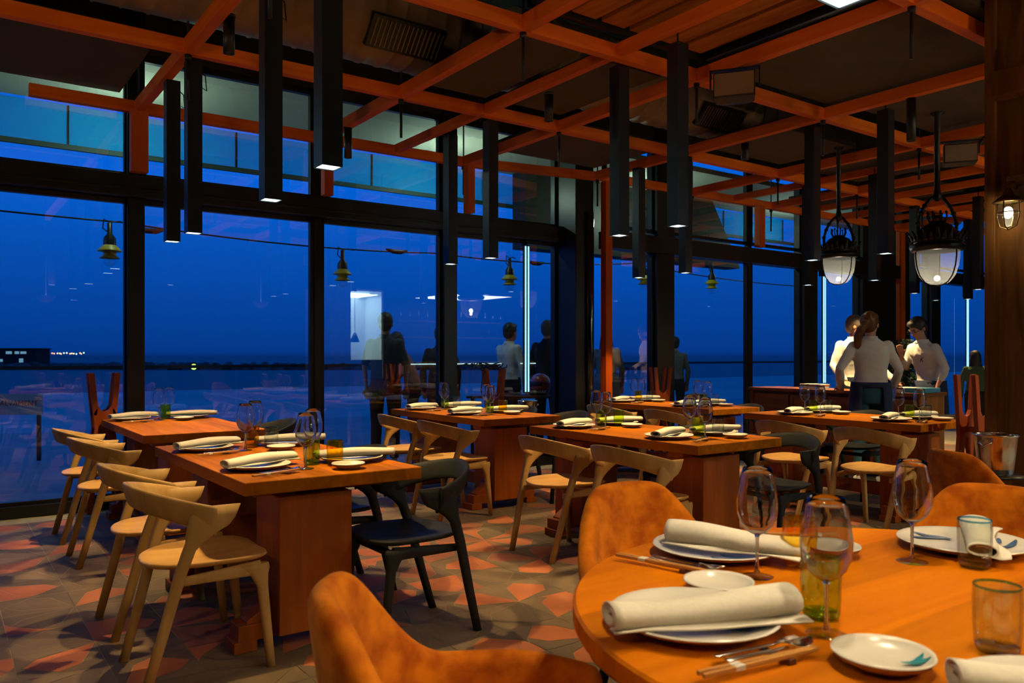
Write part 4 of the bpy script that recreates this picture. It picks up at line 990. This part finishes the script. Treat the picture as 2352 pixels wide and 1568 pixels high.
    MB().ball(H(0, .094, -.05), .02, .006, .006, 10, 5, HR).build('lips', pmat('lips', (.42, .12, .09), .5), e)
    if glasses:
        m = MB()
        for s_ in (-1, 1):
            m.tube([H(s_*.035+.024*cos(a), .103, .012+.018*sin(a)) for a in [i*2*pi/14 for i in range(15)]], .0018, 6)
            m.tube([H(s_*.059, .10, .016), H(s_*.08, .05, .016), H(s_*.08, -.01, .012)], .0018, 6)
        m.tube([H(-.011, .105, .015), H(.011, .105, .015)], .0018, 6); m.build('eyeglasses', 'gloss_black', e)
    if logo:
        text_mesh('shirt_logo', 'K', .075, M['gloss_black'], e, (-.075, .128+lean*.4, 1.215), (radians(90), 0, pi), .3)['label'] = 'black letter K on the chest'
        MB().box(-.262, -.258, -.0, .05, 1.2, 1.207).build('sleeve_mark', 'gloss_black', e)
    return e
# a rotation of 0 faces +Y
person((7.46, 4.33, 0), radians(-52), 'person with brown ponytail, white shirt and navy apron, back turned, at the sideboard', .99, 'white', 'teal', 'hair_brown', 'ponytail',
       L=[(-.30, -.10, 1.14), (-.27, .12, .97)], R=[(.26, .02, 1.13), (.24, .20, .97)], lean=.05, head_turn=radians(-25), apron=True)
person((8.78, 4.42, 0), radians(72), 'person with cropped dark hair and glasses in white shirt, looking down, hand raised', .98, 'white', 'navy', 'hair_dark', 'short',
       L=[(-.25, .04, 1.14), (-.20, .10, .95)], R=[(.22, .14, 1.14), (.10, .30, 1.30)], lean=.22, head_tilt=radians(32), apron=True, glasses=True, logo=True, sleeves=.55)
person((8.74, 5.31, 0), radians(150), 'person in white shirt behind the sideboard, mostly hidden by the ponytailed colleague', 1.01, 'white', 'navy', 'hair_grey', 'short',
       L=[(-.27, .06, 1.14), (-.33, .28, .98)], R=[(.25, .05, 1.13), (.24, .28, .97)], lean=.10, head_tilt=radians(10), head_turn=radians(55))
P = at(885, 9.25); person((P.x, P.y, -.02), radians(-35), 'person in dark blue top and maroon trousers, seen from behind outside the third window', 1.04, 'bluecloth', 'maroon', 'hair_dark', 'short', sleeves=-.9+.9, hands=True)
P = at(950, 10.6); person((P.x, P.y, -.02), radians(60), 'person with dark hair and pink sleeves leaning forward outside', .93, 'pinkcloth', 'darkcloth', 'hair_dark', 'short', R=[(.25, .16, 1.12), (.2, .36, .98)], L=[(-.25, .16, 1.12), (-.2, .36, .98)], lean=.35, head_tilt=radians(25))
P = at(1012, 10.2); person((P.x, P.y, -.02), radians(-35), 'person in black jacket outside, behind the dark window post', .97, 'darkcloth', 'darkcloth', 'hair_dark', 'short')
P = at(1170, 10.5); person((P.x, P.y, -.02), radians(-80), 'person in white shirt standing in profile outside, left of the lit strip', 1.0, 'white', 'darkcloth', 'hair_dark', 'short', L=[(-.24, .1, 1.14), (-.2, .3, 1.1)])
P = at(1257, 10.9); person((P.x, P.y, -.02), radians(-60), 'person with light cropped hair in a dark suit outside, behind the red helmet', 1.03, 'darkcloth', 'darkcloth', 'hair_grey', 'short')
P = at(1393, 11.6); person((P.x, P.y, -.02), radians(-45), 'person with long dark hair in a grey coat outside, right of the orange post', .97, 'greycloth', 'darkcloth', 'hair_dark', 'long', coat=True)
P = at(1550, 13.0); person((P.x, P.y, -.02), radians(-40), 'person with short dark hair in a grey-green top outside, beside the dark window post', .93, 'greycloth', 'darkcloth', 'hair_dark', 'short')
P = at(2240, 11.6); person((P.x, P.y, 0), radians(-50), 'dark-haired person in a green top at far right, half hidden by the column', .78, pmat('green cloth', (.06, .12, .05), .9), 'darkcloth', 'hair_dark', 'long')

# helmet on a dark shelf outside
p = at(1241, 9.9)
e = tag(empty('service_shelf', (p.x, p.y, 0), radians(-36)), 'dark waist-high shelf outside by the corner post, the red helmet on it', 'shelf')
MB().box(-.9, .35, -.2, .25, .74, .77).build('shelf_board', 'steel', e, bevel=.003)
for x in (-.85, .3): MB().box(x, x+.04, -.15, .2, 0, .74).build('leg', 'steel', e)
e = tag(empty('motorcycle_helmet', (p.x, p.y, .772), radians(-36)), 'red and black motorcycle helmet on the dark shelf outside', 'helmet')
m = MB(); m.ball((0, 0, .135), .135, .155, .135, 26, 18); m.ball((-.03, 0, .08), .125, .135, .08, 22, 12)
o = m.build('helmet_shell', 'red', e); md = o.modifiers.new('r', 'REMESH'); md.mode = 'VOXEL'; md.voxel_size = .007; md.use_smooth_shade = True
m = MB(); m.rings([m.ring((-.02, 0, z_), (1, 0, 0), (0, 1, 0), .13+g, .15+g, 24) for z_, g in ((.115, .006), (.14, .01), (.17, .004))], caps=False); m.build('visor', 'gloss_black', e)
m = MB(); m.rings([m.ring((-.02, 0, z_), (1, 0, 0), (0, 1, 0), .131+g, .141+g, 24) for z_, g in ((.0, -.02), (.03, .004), (.075, .008))], caps=False); m.build('chin_bar', 'gloss_black', e)
text_mesh('helmet_lettering', 'SHARK', .05, M['paper'], e, (-.085, -.16, .03), (radians(90), 0, 0))
# rescue board lettering outside at left
p = at(34, 9.6); e = tag(empty('rescue_board', (p.x, p.y, 0), TH-pi/2), 'pale low board lettered in faded red outside the far left window', 'sign')
MB().box(-.3, .32, 0, .03, .55, .80).build('board', pmat('faded board', (.34, .34, .36), .8), e); MB().box(-.28, -.24, 0, .03, 0, .55).build('leg', 'frame', e); MB().box(.26, .3, 0, .03, 0, .55).build('leg', 'frame', e)
text_mesh('board_lettering', 'SALVAMENT', .09, M['red'], e, (-.22, -.004, .66), (radians(90), 0, 0))

# ------------------------------------------------------------ the back of the room: open kitchen pass, bar (both seen in the window glass) and added fill lamps
e = tag(empty('kitchen_pass', (8.6, -4.2, 0)), 'white-lined open kitchen pass at the back of the room, reflected in the glass', 'kitchen pass')
m = MB(); m.box(-.8, .8, -.9, -.85, 0, 2.9); m.box(-.85, -.8, -.9, .1, 0, 2.9); m.box(.8, .85, -.9, .1, 0, 2.9); m.box(-.85, .85, -.9, .1, 2.9, 2.95); m.build('lining', pmat('white wall tile', (.75, .8, .8), .3), e)
MB().box(-.8, .8, -.5, .15, 0, 1.15).build('counter', 'silver', e)
MB().box(-.7, .7, -.5, -.4, 2.84, 2.88).build('strip_light', emat('kitchen strip', (.6, .95, 1), 14), e)
light('kitchen_light', 'AREA', (8.6, -4.5, 2.8), 130, (.6, .92, 1), size=1.2)
for k, x in enumerate((8.3, 8.75)):
    q = tag(empty('heat_lamp', (x, -4.3, 1.6)), 'steel heat lamp hanging in the kitchen pass, reflected in the glass', 'lamp', 'heat lamps in the kitchen pass')
    MB().lathe([(.02, .25), (.05, .2), (.13, .0), (.12, .0)], 20).build('shade', 'frame', q); MB().tube([(0, 0, .24), (0, 0, 1.25)], .006, 6).build('cord', 'steel', q)
    MB().lathe([(.001, .01), (.1, .01)], 20).build('glow', emat('heat glow', (1, .25, .12), 4), q)
e = tag(empty('back_bar', (12.2, -4.2, 0)), 'bar counter with lit glass shelves at the back of the room', 'bar')
MB().box(-2, 2, -.3, .3, 0, 1.1).build('bar_front', 'counter', e); MB().box(-2.05, 2.05, .3, .33, 1.02, 1.04).build('light_strip', emat('bar strip', (.5, .9, 1), 5), e); MB().box(-2, 2, -.9, -.6, 1.75, 1.78).build('shelf', 'counter', e); MB().box(-2, 2, -.9, -.6, 2.2, 2.22).build('shelf', 'counter', e)
for k in range(26):
    x = 10.4+k*.14; zz = 1.781 if k % 2 else 2.221
    tag(MB().lathe([(.03, 0), (.033, .02), (.033, .16), (.012, .21), (.012, .27), (.001, .27)], 12).build('bottle', random.choice(('tgreen', 'tclear', 'tyellow')), loc=(x, -4.95, zz)), 'glass bottle on the back bar shelves', 'bottle', 'bottles on the back bar')
light('bar_light', 'AREA', (12.2, -4.6, 2.9), 60, (.8, .9, 1), size=2)
def fill(x, y, z, p, label):  # added out of view to throw light up on the beams, not room fixtures
    q = tag(empty('fill_bowl', (x, y, z)), label, 'lamp', 'hanging uplight bowls added outside the picture')
    MB().lathe([(.001, -.12), (.06, -.11), (.12, -.06), (.15, 0), (.145, 0), (.115, -.055), (.055, -.1), (.001, -.11)], 28).build('bowl', 'brass', q)
    MB().ball((0, 0, -.05), .03, .03, .03, 12, 8).build('bulb', 'bulb', q)
    MB().tube([(0, 0, -.02), (0, 0, 4.3-z)], .006, 6).build('cord', 'steel', q)
    light('fill_light', 'POINT', (x, y, z-.015), p*1.7, (1, .66, .34), shadow_soft_size=.02)
for x, y, z, p, l in ((-.9, 1.0, 2.3, 55, 'brass uplight lamp bowl added beside the camera at left'), (1.6, -1.4, 2.3, 55, 'brass uplight lamp bowl added behind the camera'), (-2.2, 4.4, 2.3, 45, 'brass uplight lamp bowl added beyond the left edge of the picture'),
    (5.2, -.9, 2.3, 75, 'brass uplight lamp bowl added behind the camera at right'), (9.0, -.3, 2.3, 75, 'brass uplight lamp bowl added beyond the right edge of the picture'), (12.5, 2.2, 2.3, 60, 'brass uplight lamp bowl added behind the wooden column')): fill(x, y, z, p, l)
for x, y, z, p, l in ((-.7, .1, 2.5, 45, 'added as fill over the camera at left'), (1.7, -1.5, 2.5, 100, 'added as fill behind the camera'), (3.4, -.3, 2.5, 90, 'added as fill to the right of the camera'), (6.6, .3, 2.5, 170, 'added as fill beyond the right edge of the picture'), (-.9, 3.0, 2.5, 22, 'added as fill beyond the left edge of the picture')):
    place(tp, USED, (x, y, z), 0, LBL+l, 'pendant lamp', 'square tube pendants over the tables')  # unseen pendants added to carry fill light from the camera side
    light('spot', 'SPOT', (x, y, z-.01), p, (1, .68, .34), spot_size=radians(165), spot_blend=.6, shadow_soft_size=.04)
# small lamps added on the terrace to brighten the soffit
for x in (-2, 1.5, 5, 8.3, 12):
    q = tag(empty('soffit_fill_lamp', (x, 8.2, 3.7)), 'small fill lamp added under the terrace soffit', 'lamp', 'small fill lamps added under the terrace soffit')
    MB().lathe([(.001, .08), (.03, .08), (.03, 0), (.001, 0)], 14).build('housing', 'frame', q)
    light('soffit_fill_light', 'POINT', (x, 8.2, 3.3), 22, (.72, 1, .78), shadow_soft_size=.03)
